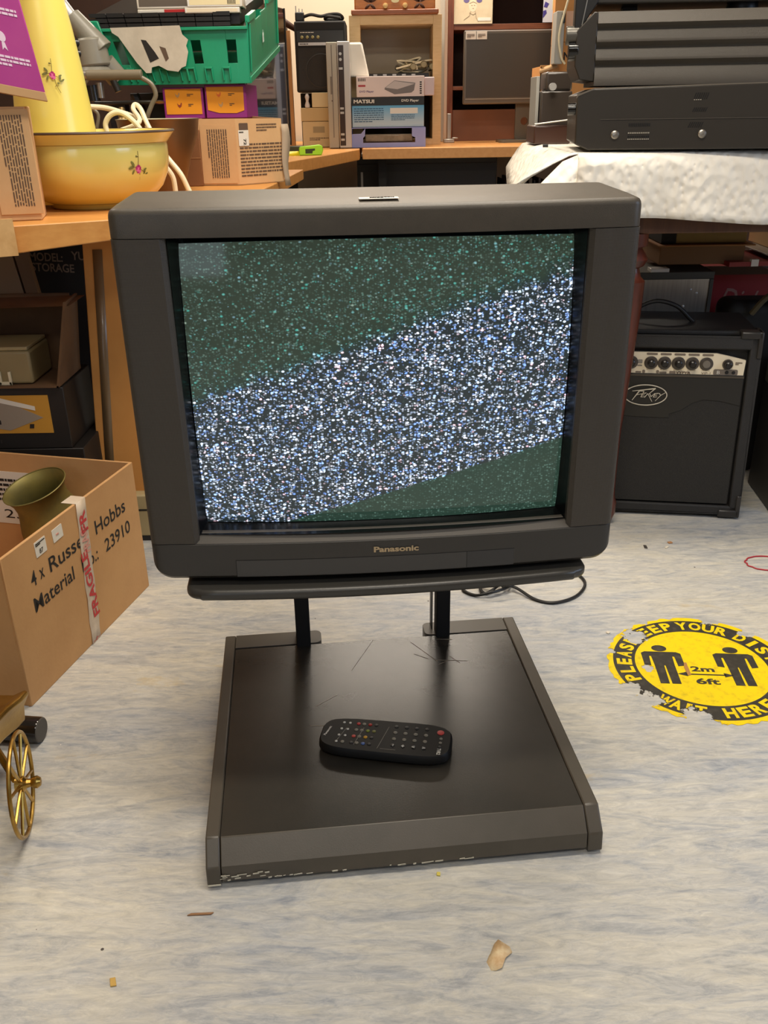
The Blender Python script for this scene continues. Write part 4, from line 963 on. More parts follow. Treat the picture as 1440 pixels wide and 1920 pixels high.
# paper taped on
PAP = mat('crumpled_tape_paper', (206, 196, 178), .8, bump=.6, bsc=25, c2=(190, 180, 162), sc=18)
def pp(a, h, o_=0): return skew(a, 0, h)+V(0, -.0155-o_, 0)
mb = MB(); outline = [(.405, .150), (.83, .147), (.83, .135), (.80, .125), (.74, .06), (.70, .034), (.665, .034), (.65, .048), (.60, .052), (.55, .040), (.48, .036), (.45, .046), (.42, .05), (.385, .085), (.39, .10), (.37, .115), (.40, .128)]
mb.rings([[pp(a, h, .0) for a, h in outline], [pp(a, h, .0012) for a, h in outline]])
o = mb.build('taped_paper', PAP, cr_, smooth=20)
for pl in ([(.665, .117), (.65, .060), (.585, .070), (.60, .086), (.635, .115)], [(.56, .10), (.545, .062), (.52, .07), (.525, .095)]):
    mb = MB(); mb.rings([[pp(a, h, .0014) for a, h in pl], [pp(a, h, .0018) for a, h in pl]]); mb.build('hole', INK if pl[0][0] > .6 else INKG, o)
# black inner tray edge and discs on top
t = thing('black_tray', 'black ribbed plastic tray sitting in the top of the green crate', 'tray', (-.358, 2.80, 1.057))
mb = MB()
for k in range(3):
    for i in range(8): panel(mb, .10+.105*i, .10+.105*i+.10, .147+k*.013, .157+k*.013, 0, .016, -.012+.004*k+(.002 if i % 2 else 0))
q_ = [skew(.05, .03, .150), skew(.93, .03, .150), skew(.93, .8, .150), skew(.05, .8, .150)]; mb.add(q_+[p+V(0, 0, .030) for p in q_], [(0, 1, 2, 3), (7, 6, 5, 4), (0, 4, 5, 1), (1, 5, 6, 2), (2, 6, 7, 3), (3, 7, 4, 0)])
mb.build('tray_body', BLK, t)
CLR = mat('clear_case_plastic', (214, 206, 190), .15, spec=.7, coat=.5)
cases = [(-.565, 2.83, 1.236, .19, .13, .014, (206, 200, 188), 'clear disc case with red spine flat on the crate tray, left', -.03), (-.448, 2.80, 1.236, .15, .12, .014, (218, 204, 176), 'clear disc case with cream inlay on the crate tray, right', .02),
         (-.565, 2.83, 1.2505, .19, .13, .030, (96, 86, 76), 'dark disc case stacked on the left clear case in the crate', -.03), (-.440, 2.80, 1.2505, .15, .12, .024, (226, 212, 168), 'cream disc case with barcode stacked on the right clear case', .02),
         (-.56, 2.83, 1.281, .19, .13, .012, (214, 196, 90), 'yellow-spined disc case on top of the left stack in the crate', -.01), (-.398, 2.90, 1.20, .05, .12, .075, (176, 166, 146), 'bundle of upright clear cases at the right end of the crate', .1)]
for i, (x, y, z_, w, d, h, c, lab, rz) in enumerate(cases):
    t = thing('disc_case', lab, 'disc case', (x, y, z_), rz, 'disc cases on the green crate')
    MB().box(-w/2, w/2, 0, d, 0, h).build('case', CLR, t, .002)
    MB().box(-w/2+.006, w/2-.006, -.0006, .0, h*.2, h*.8).build('spine', mat('spine_%d' % i, c, .5), t)
    if i == 0: MB().box(-.02, .04, -.0012, -.0006, .001, .013).build('spine_patch', mat('spine_red', (176, 34, 34), .5), t)
    if i == 3:
        mb = MB(); [mb.box(.035+.004*k, .035+.004*k+.002, -.0012, -.0006, .007, .018) for k in range(6)]; mb.build('barcode', INK, t)

# microscope behind the jug
MG = mat('grey_enamel_metal', (140, 136, 122), .38, c2=(126, 122, 110), sc=8); MK = mat('microscope_black', (30, 28, 26), .3, coat=.2)
ms = thing('microscope', 'grey and black microscope standing behind the yellow enamel jug', 'microscope', (-.74, 2.75, T))
def mp_(px_, py_, dy=0.): return at(px_, py_, y=2.75+dy)-V(-.74, 2.75, T)
MB().tube([mp_(112, 2), mp_(136, 34)], .016, 20).build('tube_sleeve', SILV, ms)
MB().tube([mp_(134, 30), mp_(192, 96)], .024, 24, r2=.033).build('main_tube', MG, ms, .002)
MB().tube([mp_(166, 72), mp_(178, 126)], .042, 24, r2=.045).build('head', MG, ms, .006)
MB().lathe([(.02, 0), (.047, .006), (.05, .018), (.04, .03)], mp_(176, 132)-V(0, 0, .02), (0, 0, 1), 30, True).build('head_ring', MG, ms)
MB().tube([mp_(196, 118, .02), mp_(220, 146, .04)], .03, 20).build('arm', MG, ms)
for px_, py_ in ((136, 82), (140, 102)): MB().tube([mp_(px_+25, py_, -.02), mp_(px_-4, py_-2, -.04)], .011, 16).build('focus_knob', MK, ms)
MB().tube([mp_(150, 158), mp_(158, 205)], .017, 16).build('objective_housing', MK, ms)
MB().tube([mp_(186, 155), mp_(190, 184)], .010, 16).build('objective', STEEL, ms)
MB().tube([mp_(172, 160), mp_(178, 190)], .016, 16).build('lens_barrel', MK, ms); MB().tube([mp_(212, 150), mp_(222, 172)], .009, 16).build('lens_barrel', MK, ms)
a = mp_(165, 190); MB().box(-.04, .13, -.04, .08, a.z-.01, a.z+.0).build('stage', MK, ms, .003)
MB().box(-.02, .03, .03, .07, .03, a.z).build('stand_column', MK, ms, .003); MB().box(-.07, .04, -.06, .1, 0, .03).build('base', MK, ms, .006)
gl = thing('lever_lamp', 'grey tubular handle with a curved cable in front of the crate', 'handle', (-.70, 2.70, T))
def gp(px_, py_, dy=0.): return at(px_, py_, y=2.62+dy)-V(-.70, 2.70, T)
GH = mat('grey_bakelite', (122, 112, 92), .4)
MB().tube([gp(163, 141), gp(266, 140)], .0125, 20).build('handle', GH, gl, .002); MB().tube([gp(155, 141), gp(166, 141)], .011, 16).build('ferrule', STEEL, gl)
MB().tube([gp(266, 146), gp(284, 158), (gp(292, 178)), gp(284, 198), gp(276, 222), gp(276, 250, .02)], .006, 10, 5).build('lead', GH, gl)
MB().tube([gp(165, 148), gp(152, 175), gp(170, 200), gp(184, 215), gp(182, 240)], .0045, 10, 5).build('lead', GH, gl)
t = thing('brass_tap', 'small brass turned finial standing before the crate', 'finial', at(230, 222, y=2.60)*1.0); t.location.z = .82
MB().lathe([(.02, 0), (.021, .08), (.012, .12), (.016, .14), (.018, .15), (.010, .16), (.012, .17), (.006, .185)], cap=True, seg=20).build('body', mat('dull_brass', (140, 118, 78), .4, .7), t)
t = thing('black_clamp', 'black metal bracket leaning below the left end of the crate', 'bracket', (-.66, 2.9, T)); 
MB().tube([at(252, 178, y=2.9)-t.location, at(274, 225, y=2.9)-t.location], .014, 8).build('arm', BLK, t); MB().box(-.06, .06, .0, .05, 0, .05).build('base', BLK, t, .003)
t = carton('dark_crate', 'black plastic crate in the shadow under the green crate', 'crate', -.66, 2.98, T+.0005, .17, .25, .243, BLK)
t = carton('wooden_block', 'grey-brown flat wooden tray lying behind the enamel bowl', 'tray', -.74, 2.42, T+.0005, .16, .16, .15, mat('grey_wood', (150, 128, 98), .6))

# ================================================================ REAR WORKTOP
T = .8025
UX, UZ = (1, 0, 0), (0, 0, 1)
# open cube shelf of light oak
t = thing('cube_shelf', 'light oak open cube shelf standing on the rear worktop', 'shelf unit', (.095, 5.2, T))
for x0, x1, z0, z1, nm in ((-.235, -.178, 0, .615, 'side_panel'), (.195, .24, 0, .615, 'side_panel'), (-.178, .195, .572, .615, 'top_panel'), (-.178, .195, 0, .03, 'bottom_panel')): MB().box(x0, x1, 0, .34, z0, z1).build(nm, OAK, t, .001)
MB().box(-.178, .195, .325, .333, .30, .572).build('back_panel', mat('grey_board_back', (176, 164, 142), .8), t)
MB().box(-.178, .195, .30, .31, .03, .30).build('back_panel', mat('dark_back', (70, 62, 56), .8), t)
MB().box(-.178, .195, .02, .30, .30, .312).build('middle_shelf', OAK, t)
# things on its shelf
t = thing('black_switch_box', 'flat black box with row of buttons inside the oak cube shelf', 'electronic device', (.12, 5.22, T+.3125)); MB().box(-.17, .15, 0, .2, 0, .035).build('case', BLK, t, .002)
for k in range(5): MB().box(-.14+.05*k, -.12+.05*k, -.002, .0, .025, .032).build('button', SILV, t)
t = thing('cable_tangle', 'tangle of pale and grey cables piled in the oak cube shelf', 'cables', (.19, 5.26, T+.348))
rnd = random.Random(5)
for k in range(6):
    pts = [(rnd.uniform(-.09, .10), rnd.uniform(-.03, .06), rnd.uniform(.006, .095*(1-abs(i-4)/6))) for i in range(9)]
    MB().tube(pts, .0045, 7, 5).build('cord', (CRM, mat('cord_grey', (120, 112, 96), .5), CRM, mat('cord_olive', (140, 128, 92), .5), mat('cord_grey', (0, 0, 0)), CRM)[k], t)
for x, z_ in ((.055, .04), (.10, .03), (.0, .03)): MB().lathe([(.016, 0), (.018, .01), (.014, .02), (.004, .022)], (x, -.02, z_), (0, -1, 0), 16, True).build('plug', mat('cord_olive', (0, 0, 0)), t)
# wooden radio on top
t = thing('vintage_radio', 'vintage orange wooden radio with carved grilles on top of the oak shelf', 'radio', (.095, 5.19, T+.6155))
RW = mat('radio_walnut', (206, 128, 48), .3, c2=(180, 104, 36), sc=6, stretch=(3, 3, 14), coat=.3)
MB().box(-.205, .205, .0, .22, .022, .30).build('cabinet', RW, t, .006); MB().box(-.222, .222, -.012, .23, 0, .024).build('plinth', mat('radio_base', (142, 78, 40), .35, coat=.2), t, .006)
DKG = mat('grille_cloth_brown', (74, 40, 20), .7)
for cx in (-.125, .125):
    mb = MB()
    for a in (-60, -25, 25, 60):
        d = V(math.sin(math.radians(a)), 0, math.cos(math.radians(a))); c_ = V(cx, -.0006, .055)+d*.026; p = V(d.z, 0, -d.x)
        mb.add([c_+d*.026*math.cos(2*PI*k/12)+p*.0075*math.sin(2*PI*k/12) for k in range(12)][::-1], [tuple(range(12))])
    for a in (-130, 130):
        d = V(math.sin(math.radians(a)), 0, math.cos(math.radians(a))); c_ = V(cx, -.0006, .048)+d*.018; p = V(d.z, 0, -d.x)
        mb.add([c_+d*.017*math.cos(2*PI*k/12)+p*.007*math.sin(2*PI*k/12) for k in range(12)][::-1], [tuple(range(12))])
    mb.build('carved_grille', DKG, t, solid=.001)
for x in (-.048, .052): MB().lathe([(.013, 0), (.012, .012), (.004, .015)], (x, 0, .040), (0, -1, 0), 18, True).build('knob', mat('knob_cream', (224, 186, 120), .3), t)
MB().plate(ell(.02, .01, 20), (.002, 0, .062), UX, UZ, .003).build('dial', mat('dial_brass', (216, 200, 150), .3, .4), t)
# boxed players
PNK = mat('pale_pink_card', (226, 208, 200), .6, c2=(218, 198, 190), sc=4)
t = thing('player_box', 'pale pinkish DVD player box on top of the blue and black one', 'box', (.066, 4.98, 1.0375), math.radians(.5))
MB().box(-.171, .170, 0, .20, 0, .094).build('box_body', PNK, t, .002)
mb = MB(); mb.plate([(-.03, .028), (.02, .005), (.105, .012), (.118, .022), (.125, .056), (.02, .068), (-.028, .036)], (0, -.0002, .006), UX, UZ, .0006); o = mb.build('printed_picture', mat('picture_player', (120, 112, 108), .6), t)
MB().plate([(-.026, .036), (.035, .028), (.123, .052), (.02, .066)], (0, -.0008, .006), UX, UZ, .0005).build('printed_picture', mat('picture_player_top', (196, 184, 178), .6), o)
mb = MB(); [mb.box(-.162+.008*k, -.158+.008*k, -.0008, 0, .072, .086) for k in range(5)]; mb.build('printed_mark', INK, t); MB().box(-.162, -.126, -.0008, 0, .047, .056).build('printed_mark', mat('print_dull_red', (176, 70, 74), .6), t)
text('printed_lettering', 'DVD Player', (-.12, -.0008, .024), UX, UZ, .072, .012, mat('print_violet', (104, 84, 124), .6), t, .02)
MB().box(.171, .222, .02, .19, .004, .088).build('end_wrap', mat('pink_wrap', (214, 192, 190), .35, coat=.4), t, .004)
mb = MB(); [mb.box(.147, .157, -.0008, 0, .012+.010*k, .018+.010*k) for k in range(6)]; mb.build('printed_mark', INK, t)
BLU = mat('blue_card', (104, 168, 204), .5)
nt = BLU.node_tree; N = nt.nodes; L = nt.links; b = N['Principled BSDF']; tc = N.new('ShaderNodeTexCoord'); s_ = N.new('ShaderNodeSeparateXYZ'); L.new(tc.outputs['Object'], s_.inputs[0]); mr = N.new('ShaderNodeMapRange'); mr.inputs[2].default_value = .10; L.new(s_.outputs[2], mr.inputs[0]); r_ = N.new('ShaderNodeValToRGB'); L.new(mr.outputs[0], r_.inputs[0]); r_.color_ramp.elements[0].color = srgb((196, 206, 208)); r_.color_ramp.elements[1].color = srgb((88, 160, 200)); L.new(r_.outputs[0], b.inputs['Base Color'])
t = thing('player_box', 'blue and black DVD player box in the middle of the stack', 'box', (.053, 4.98, .898))
MB().box(-.183, .182, 0, .20, 0, .1385).build('box_body', BLU, t, .002)
MB().box(-.1832, .1822, -.0006, .02, .100, .1387).build('header_band', BLK, t)
text('printed_lettering', 'MATSUI', (-.122, -.0012, .120), UX, UZ, .104, .017, WHT, t, .035); text('printed_lettering', 'DVD Player', (.112, -.0012, .120), UX, UZ, .088, .015, WHT, t, .02)
MB().box(.010, .150, -.0008, 0, .062, .088).build('printed_picture', WHT, t)
lines('printed_text', (-.098, -.0008, .056), UX, UZ, .15, .07, 7, mat('print_dark_blue', (40, 74, 104), .6), t, 61, .35); lines('printed_text', (.075, -.0008, .044), UX, UZ, .12, .03, 4, mat('print_dark_blue', (0, 0, 0)), t, 62, .35)
LIL = mat('lilac_card', (150, 156, 206), .5)
t = thing('lilac_tray_box', 'open lilac carton with bagged player at the bottom of the stack', 'box', (.053, 4.97, T))
mb = MB(); mb.box(-.190, -.186, 0, .21, 0, .094); mb.box(.186, .190, 0, .21, 0, .094); mb.box(-.19, .19, 0, .21, 0, .004); mb.box(-.19, .19, .0, .21, .090, .094)
mb.plate([(-.19, 0), (.19, 0), (.19, .092), (.12, .092), (.12, .052), (.137, .045), (.137, .022), (-.13, .022), (-.13, .045), (-.12, .055), (-.118, .090), (-.14, .066), (-.19, .064)], (0, 0, 0), UX, UZ, .003); mb.build('box_body', LIL, t)
MB().box(-.12, .125, .01, .2, .025, .062).build('bagged_player', mat('bagged_plastic', (150, 136, 116), .2, coat=.6, bump=.8, bsc=60, c2=(120, 104, 84), sc=20), t, .006)
# vertical silver units
t = thing('upright_player', 'slim grey-silver disc player stood on its end, left of the pair', 'player', (-.222, 4.95, T), math.radians(0), 'players stood on end')
MB().box(-.028, .024, 0, .15, 0, .482).build('case', mat('silver_case_warm', (176, 166, 148), .35, .3), t, .003)
MB().box(-.004, .0, -.001, .0, .05, .47).build('front_line', mat('line_grey', (110, 100, 90), .5), t); MB().box(-.012, -.004, -.002, 0, .25, .33).build('display', mat('display_grey', (120, 110, 98), .3), t); MB().lathe([(.003, 0), (.003, .002)], (-.006, 0, .22), (0, -1, 0), 10, True).build('button', INKG, t)
t = thing('upright_player', 'white-silver disc player with dark recess stood on its end, right of the pair', 'player', (-.170, 4.94, T), math.radians(0), 'players stood on end')
MB().box(-.026, .036, .004, .17, 0, .485).build('case', mat('silver_case_cool', (206, 202, 196), .3, .3), t, .004)
MB().box(-.022, .006, .0025, .004, .012, .468).build('front_recess', mat('recess_dark', (58, 44, 40), .3), t)
for z_ in (.43, .405): MB().lathe([(.007, 0), (.007, .004)], (-.010, .0025, z_), (0, -1, 0), 12, True).build('knob', SILV, t)
for z_ in (.36, .18, .16, .06, .035): MB().box(-.018, .0, -.001, .0025, z_, z_+.010).build('socket', SILV, t)
t = thing('foam_block', 'white expanded foam packing block leaning beside the upright players', 'foam block', (-.09, 5.06, 1.133))
mb = MB(); mb.hexa([(-.052, 0), (.028, 0), (.028, .10), (-.052, .10)], 0, .155); 
for i in (4, 5, 6, 7): mb.v[i].x += (-.012 if mb.v[i].x > 0 else 0)
for i in (1, 2): mb.v[i].x += .022
mb.build('block', mat('white_foam', (232, 228, 214), .8), t, .010, 3)
# practice amp
t = thing('practice_amplifier', 'tall black practice amplifier behind the upright players at the rear', 'amplifier', (-.285, 5.12, 1.065))
MB().box(-.13, .13, 0, .25, 0, .325).build('cabinet', BLKM, t, .008); MB().box(-.115, .115, -.003, 0, .012, .205).build('speaker_grille', mat('grille_black', (34, 32, 30), .7, bump=.4, bsc=500), t)
MB().lathe([(.075, 0), (.08, .003), (.075, .004)], (0, -.002, .10), (0, -1, 0), 36).build('speaker_ring', mat('grille_ring', (44, 41, 38), .6), t)
MB().box(-.118, .118, -.004, 0, .232, .282).build('control_panel', BLK, t); MB().box(-.112, .112, -.005, -.003, .215, .229).build('silver_strip', SILV, t); lines('strip_print', (-.065, -.0056, .222), UX, UZ, .08, .008, 1, INK, t, 9)
for k in range(4): MB().lathe([(.008, 0), (.006, .012)], (-.092+.027*k, -.004, .252), (0, -1, 0), 12, True).build('knob', mat('knob_olive', (150, 140, 90), .4), t)
lines('panel_print', (-.03, -.0046, .274), UX, UZ, .14, .006, 1, WHT, t, 3)
t = thing('mains_lead', 'black mains plug and coiled lead resting on the practice amplifier', 'cable', (-.29, 5.16, 1.391))
MB().box(-.12, -.075, -.01, .03, 0, .042).build('plug', BLK, t, .006)
for dx, h in ((-.116, .07), (-.100, .058), (-.084, .056)): MB().box(dx-.002, dx+.003, .005, .012, .04, h).build('pin', STEEL, t)
MB().tube([(-.08, .01, .02), (-.04, 0, .03), (.01, .0, .022), (.05, .01, .03), (.10, .0, .03), (.12, .02, .012), (.08, .03, .008), (.03, .02, .010), (.05, -.01, .02), (.11, -.015, .012)], .0075, 8, 6).build('cord', BLK, t)
# cream cartons below it
for k, (z_, h, w) in enumerate(((T, .125, .17), (T+.126, .065, .18), (T+.192, .070, .12))):
    t = thing('cream_carton', ('lowest cream carton under the practice amplifier', 'middle shallow cream carton under the practice amplifier', 'top small cream carton under the practice amplifier')[k], 'carton', (-.31+(.03 if k == 2 else 0), 5.11, z_), 0, 'cream cartons at the rear')
    MB().box(-w/2, w/2, 0, .22, 0, h-.001).build('box_body', mat('cream_card_%d' % k, ((196, 174, 130), (188, 164, 118), (206, 190, 150))[k], .7), t, .002)
    if k == 0: MB().box(-.03, .03, -.0008, 0, .07, .10).build('printed_picture', mat('print_olive', (150, 134, 100), .6), t); lines('printed_text', (0, -.0008, .04), UX, UZ, .1, .016, 2, INKG, t, 4)
t = thing('shelf_support', 'black plinth carrying the practice amplifier', 'plinth', (-.285, 5.2, T)); MB().box(-.13, .13, .13, .3, 0, .2615).build('block', BLKM, t)
t = thing('ornament_figurine', 'small blue and white figurine on the middle cream carton', 'figurine', (-.365, 5.12, T+.1915)); MB().lathe([(.012, 0), (.014, .01), (.007, .03), (.009, .04), (.012, .05), (.008, .062), (.001, .066)], cap=True, seg=14).build('body', mat('china_white', (206, 200, 196), .3), t); MB().lathe([(.013, .008), (.010, .02)], seg=14).build('blue_band', mat('china_blue', (60, 70, 130), .3), t)

# glossy black screen standing edge-on, reflecting the stack
gp0, gp1 = V(-.544, 4.085, 0), V(-.415, 4.62, 0)
t = thing('glossy_television', 'glossy black flat screen seen edge-on to the left of the practice amplifier', 'television', (gp0.x, gp0.y, T+.0005), math.atan2(gp1.y-gp0.y, gp1.x-gp0.x))
ln = (gp1-gp0).length
MB().box(0, ln, 0, .03, .03, .60).build('frame', BLKG, t, .003); MB().box(.02, ln-.02, -.0015, 0, .05, .58).build('screen', mat('mirror_black_glass', (10, 9, 10), .03, spec=1., coat=1.), t)
MB().box(ln-.012, ln, -.004, .0, .03, .60).build('bezel', BLK, t); MB().box(ln/2-.12, ln/2+.12, -.03, .10, 0, .012).build('stand_foot', BLKG, t); MB().box(ln/2-.05, ln/2+.05, .0, .03, .01, .04).build('stand_neck', BLKG, t)
# lime tape measure
t = thing('tape_measure', 'lime green tape measure with yellow blade out on the side worktop', 'tape measure', (-.30, 4.30, .8005), math.radians(8))
LIME = mat('lime_plastic', (170, 232, 50), .35)
mb = MB(); mb.plate([(-.052, 0), (.048, 0), (.055, .02), (.052, .038), (.04, .043), (-.045, .036), (-.052, .03)], (0, 0, 0), UX, UZ, -.035); mb.build('case', LIME, t, .004); MB().plate([(-.025, .008), (.006, .008), (.008, .018), (.018, .02), (.018, .028), (-.025, .026)], (0, -.0004, 0), UX, UZ, .0008).build('grip_inset', mat('dark_olive_rubber', (52, 60, 24), .6), t)
mb = MB(); mb.add([(-.05, .005, .0), (-.05, .005, .022), (-.16, -.02, .022), (-.16, -.02, .0)], [(0, 1, 2, 3)]); mb.v = [Vector((p.x, p.y+(.01 if p.z > .01 else -.005), p.z*.8)) for p in mb.v]; mb.build('blade', mat('yellow_blade', (236, 214, 40), .4), t, solid=.001)
t = thing('dark_bottle', 'small dark flat tin lying at the back of the side worktop', 'tin', (-.40, 4.52, .8005)); MB().box(-.05, .07, 0, .06, 0, .03).build('body', mat('tin_dark_green', (62, 66, 40), .5), t, .004)

# bookcase
t = thing('bookcase', 'dark brown plank-backed bookcase standing on the rear worktop', 'bookcase', (.78, 5.62, T+.0005))
BK = mat('dark_teak', (94, 52, 34), .45, c2=(72, 38, 26), sc=7, stretch=(14, 14, 1)); BKL = mat('teak_edge', (128, 74, 46), .4, c2=(104, 58, 38), sc=8, stretch=(1, 14, 14))
MB().box(-.385, -.352, 0, .33, 0, 1.0).build('side_panel', mat('side_varnish', (136, 74, 48), .3, c2=(100, 52, 34), sc=5, stretch=(8, 8, 1), coat=.3), t, .002); MB().box(.45, .48, 0, .33, 0, 1.0).build('side_panel', BK, t, .002)
for z_, th_ in ((.268, .020), (.570, .028), (.97, .03)): MB().box(-.352, .45, .01, .32, z_, z_+th_).build('shelf', BKL, t, .001)
for k in range(7): MB().box(-.352+.1146*k, -.352+.1146*(k+1)-.003, .32, .33, 0, 1.0).build('back_plank', BK, t)
MB().box(-.352, .45, .318, .321, 0, 1.0).build('backing', mat('backing_dark', (44, 24, 16), .8), t); MB().box(-.35, .45, .012, .03, 0, .165).build('lower_rail', mat('rail_brown', (112, 68, 42), .5, c2=(96, 58, 36), sc=3), t)
# prints
t = thing('art_print', 'cream sketch print of a head with violet hair buns on the bookcase shelf', 'print', (.533, 5.625, 1.402), 0, rot=(math.radians(-4), 0, 0))
MB().box(-.108, .108, 0, .003, 0, .26).build('sheet', mat('cream_print_paper', (214, 198, 166), .7, c2=(204, 186, 154), sc=20), t)
mb = MB(); 
for cx in (-.036, .034): mb.plate(ell(.016, .013, 16, cx, .115), (0, 0, 0), UX, UZ, .0006)
mb.build('printed_bun', mat('print_dusk_violet', (104, 94, 138), .7), t)
mb = MB(); mb.plate(ell(.022, .030, 20, -.001, .088), (0, 0, 0), UX, UZ, .0005); mb.build('printed_face', mat('print_face', (226, 206, 176), .7), t)
mb = MB()
for pts in ([(-.02, .10), (0, .108), (.02, .10)], [(-.010, .09), (-.004, .0905)], [(.004, .0905), (.011, .09)], [(-.003, .076), (.004, .076)], [(-.012, .062), (-.02, .04), (-.05, .02)], [(.012, .062), (.018, .03), (.03, .01)], [(-.02, .055), (0, .045), (.016, .052)]): mb.tube([(a, -.0012, b_) for a, b_ in pts], .0007, 5)
mb.build('printed_line', mat('print_sketch', (150, 130, 108), .7), t)
o = MB().box(.028, .10, -.0012, 0, .014, .030).build('lot_label', WHT, t)
t = thing('blue_print', 'white and violet print standing at the right end of the bookcase shelf', 'print', (.965, 5.60, 1.402)); MB().box(-.05, .06, 0, .003, 0, .26).build('sheet', mat('print_white_cool', (222, 220, 226), .6), t)
mb = MB(); mb.plate([(-.05, .02), (-.03, .045), (-.034, .06), (-.05, .055)], (0, 0, 0), UX, UZ, .0008); mb.plate([(-.048, .075), (-.03, .07), (-.02, .09), (-.04, .10)], (0, 0, 0), UX, UZ, .0008); mb.build('printed_mark', mat('print_violet_blue', (78, 66, 150), .6), t); MB().box(-.0, .02, -.001, 0, .06, .26).build('printed_band', mat('print_cream_yellow', (226, 206, 140), .6), t)
# flat monitor
t = thing('computer_monitor', 'grey-bezelled flat computer monitor with dark screen before the bookcase', 'monitor', (.745, 5.40, T+.0005), math.radians(0))
tl_, bl2 = at(870, 58, y=5.4), at(870, 196, y=5.4)
mo = V(.745, 5.40, T+.0005); x0 = tl_.x-mo.x; z0 = bl2.z-mo.z; z1 = tl_.z-mo.z
MB().box(x0, x0+.54, -.02, .02, z0, z1).build('bezel', mat('monitor_bezel', (104, 100, 92), .3), t, .008, 3)
MB().box(x0+.014, x0+.526, -.0215, -.018, z0+.034, z1-.014).build('screen', mat('monitor_screen', (66, 62, 56), .35), t)
MB().box(x0+.012, x0+.528, -.0222, -.018, z0+.024, z0+.028).build('bezel_line', mat('line_pale', (150, 144, 132), .3), t); MB().box(x0+.003, x0+.537, -.021, -.005, z1-.005, z1+.001).build('top_edge', SILV, t)
for k, dx in enumerate((.008, .066)): o = MB().box(x0+dx, x0+dx+.055, -.0225, -.0205, z1-.042, z1-.003).build('lot_label', WHT, t); lines('label_print', (x0+dx+.027, -.0235, z1-.024), UX, UZ, .04, .018, 3, INKG, o, k)
mb = MB(); c0 = .10; ring_o = [(.018, 0), (.128, 0), (.128, z0+.03), (.018, z0+.03)]
# neck with a round cable hole
cx, cz, rr_ = .068, .105, .020; n = 24; sq = [];
for k in range(n):
    a = 2*PI*k/n; dx, dz = math.cos(a), math.sin(a); s_ = min((.05/abs(dx)) if abs(dx) > 1e-6 else 9, ((z0+.03-cz) if dz > 0 else cz)/abs(dz) if abs(dz) > 1e-6 else 9); sq.append((cx+dx*s_, cz+dz*s_))
vs = [(cx+rr_*math.cos(2*PI*k/n), .03, cz+rr_*math.sin(2*PI*k/n)) for k in range(n)]+[(a, .03, b_) for a, b_ in sq]
vs += [(x, .055, z_) for x, y, z_ in vs]; fs = []
for k in range(n):
    j = (k+1) % n; fs += [(k, j, n+j, n+k), (2*n+k, 3*n+k, 3*n+j, 2*n+j), (n+k, n+j, 3*n+j, 3*n+k), (k, 2*n+k, 2*n+j, j)]
MB().add(vs, fs).build('stand_neck', mat('stand_grey', (110, 108, 98), .35, .3), t)
MB().hexa(rrect(.30, .20, .02, 4, .07, .0), 0, .012).build('stand_base', mat('stand_grey', (0, 0, 0)), t)
MB().tube([(.15, .02, z0+.01), (.19, .0, z0-.03), (.175, -.02, .09), (.13, 0, .05), (.14, .03, .02)], .004, 8, 6).build('cable', mat('cord_grey', (0, 0, 0)), t)
# clamp
t = thing('screw_clamp', 'steel clamp with upright screw on the worktop beside the oak shelf', 'clamp', (.395, 5.42, T)); MB().box(-.03, .03, -.02, .02, 0, .02).build('jaw', STEEL, t, .003); MB().box(.018, .05, -.01, .01, .02, .028).build('jaw', STEEL, t, .002); MB().box(-.012, .012, -.01, .01, .02, .15).build('screw', STEEL, t, .003)
t = thing('grey_post', 'slim pale grey upright post between oak shelf and bookcase', 'post', (.362, 5.58, T)); MB().box(-.012, .014, 0, .03, 0, .95).build('post', mat('pale_grey_paint', (172, 164, 150), .5), t, .002)
# cartons at the right rear
KR = mat('kraft_orange', (206, 148, 86), .8, c2=(196, 138, 78), sc=4)
t = thing('kraft_carton', 'lower kraft carton with two printed letters, behind the stacked receivers', 'cardboard box', (.935, 4.85, T+.0005), math.radians(-8), 'kraft cartons behind the receivers'); MB().box(-.085, .25, 0, .32, 0, .46).build('box_body', KR, t, .002)
text('printed_lettering', 'RN', (-.03, -.001, .40), UX, UZ, .055, .035, INK, t, .03)
MB().box(-.0865, -.0855, .02, .2, .05, .4).build('side_print', mat('print_brown', (140, 100, 64), .7), t)
t = thing('kraft_carton', 'upper kraft carton with a pink printed picture, behind the stacked receivers', 'cardboard box', (.935, 4.85, T+.4615), math.radians(-8), 'kraft cartons behind the receivers'); MB().box(-.085, .25, 0, .32, 0, .33).build('box_body', KR, t, .002)
MB().box(-.03, .1, -.001, 0, .05, .13).build('printed_picture', mat('picture_pink', (222, 180, 150), .7), t)
t = thing('split_carton', 'narrow split kraft carton with ragged top, left of the kraft cartons', 'cardboard box', (.83, 4.80, T+.0005)); mb = MB(); mb.box(-.045, -.038, 0, .25, 0, .355); mb.hexa([(-.045, 0), (.045, 0), (.045, .008), (-.045, .008)], 0, .36); mb.box(.038, .045, 0, .25, 0, .33); mb.build('box_body', KR, t, .001)
mb = MB(); mb.add([(-.047, .002, .345), (.03, -.004, .37), (.035, -.012, .35), (-.05, -.012, .325)], [(0, 1, 2, 3)]); mb.build('torn_edge', CARDL, t, solid=.004); MB().box(-.012, .022, -.001, 0, .14, .28).build('side_print', mat('print_brown', (0, 0, 0)), t)
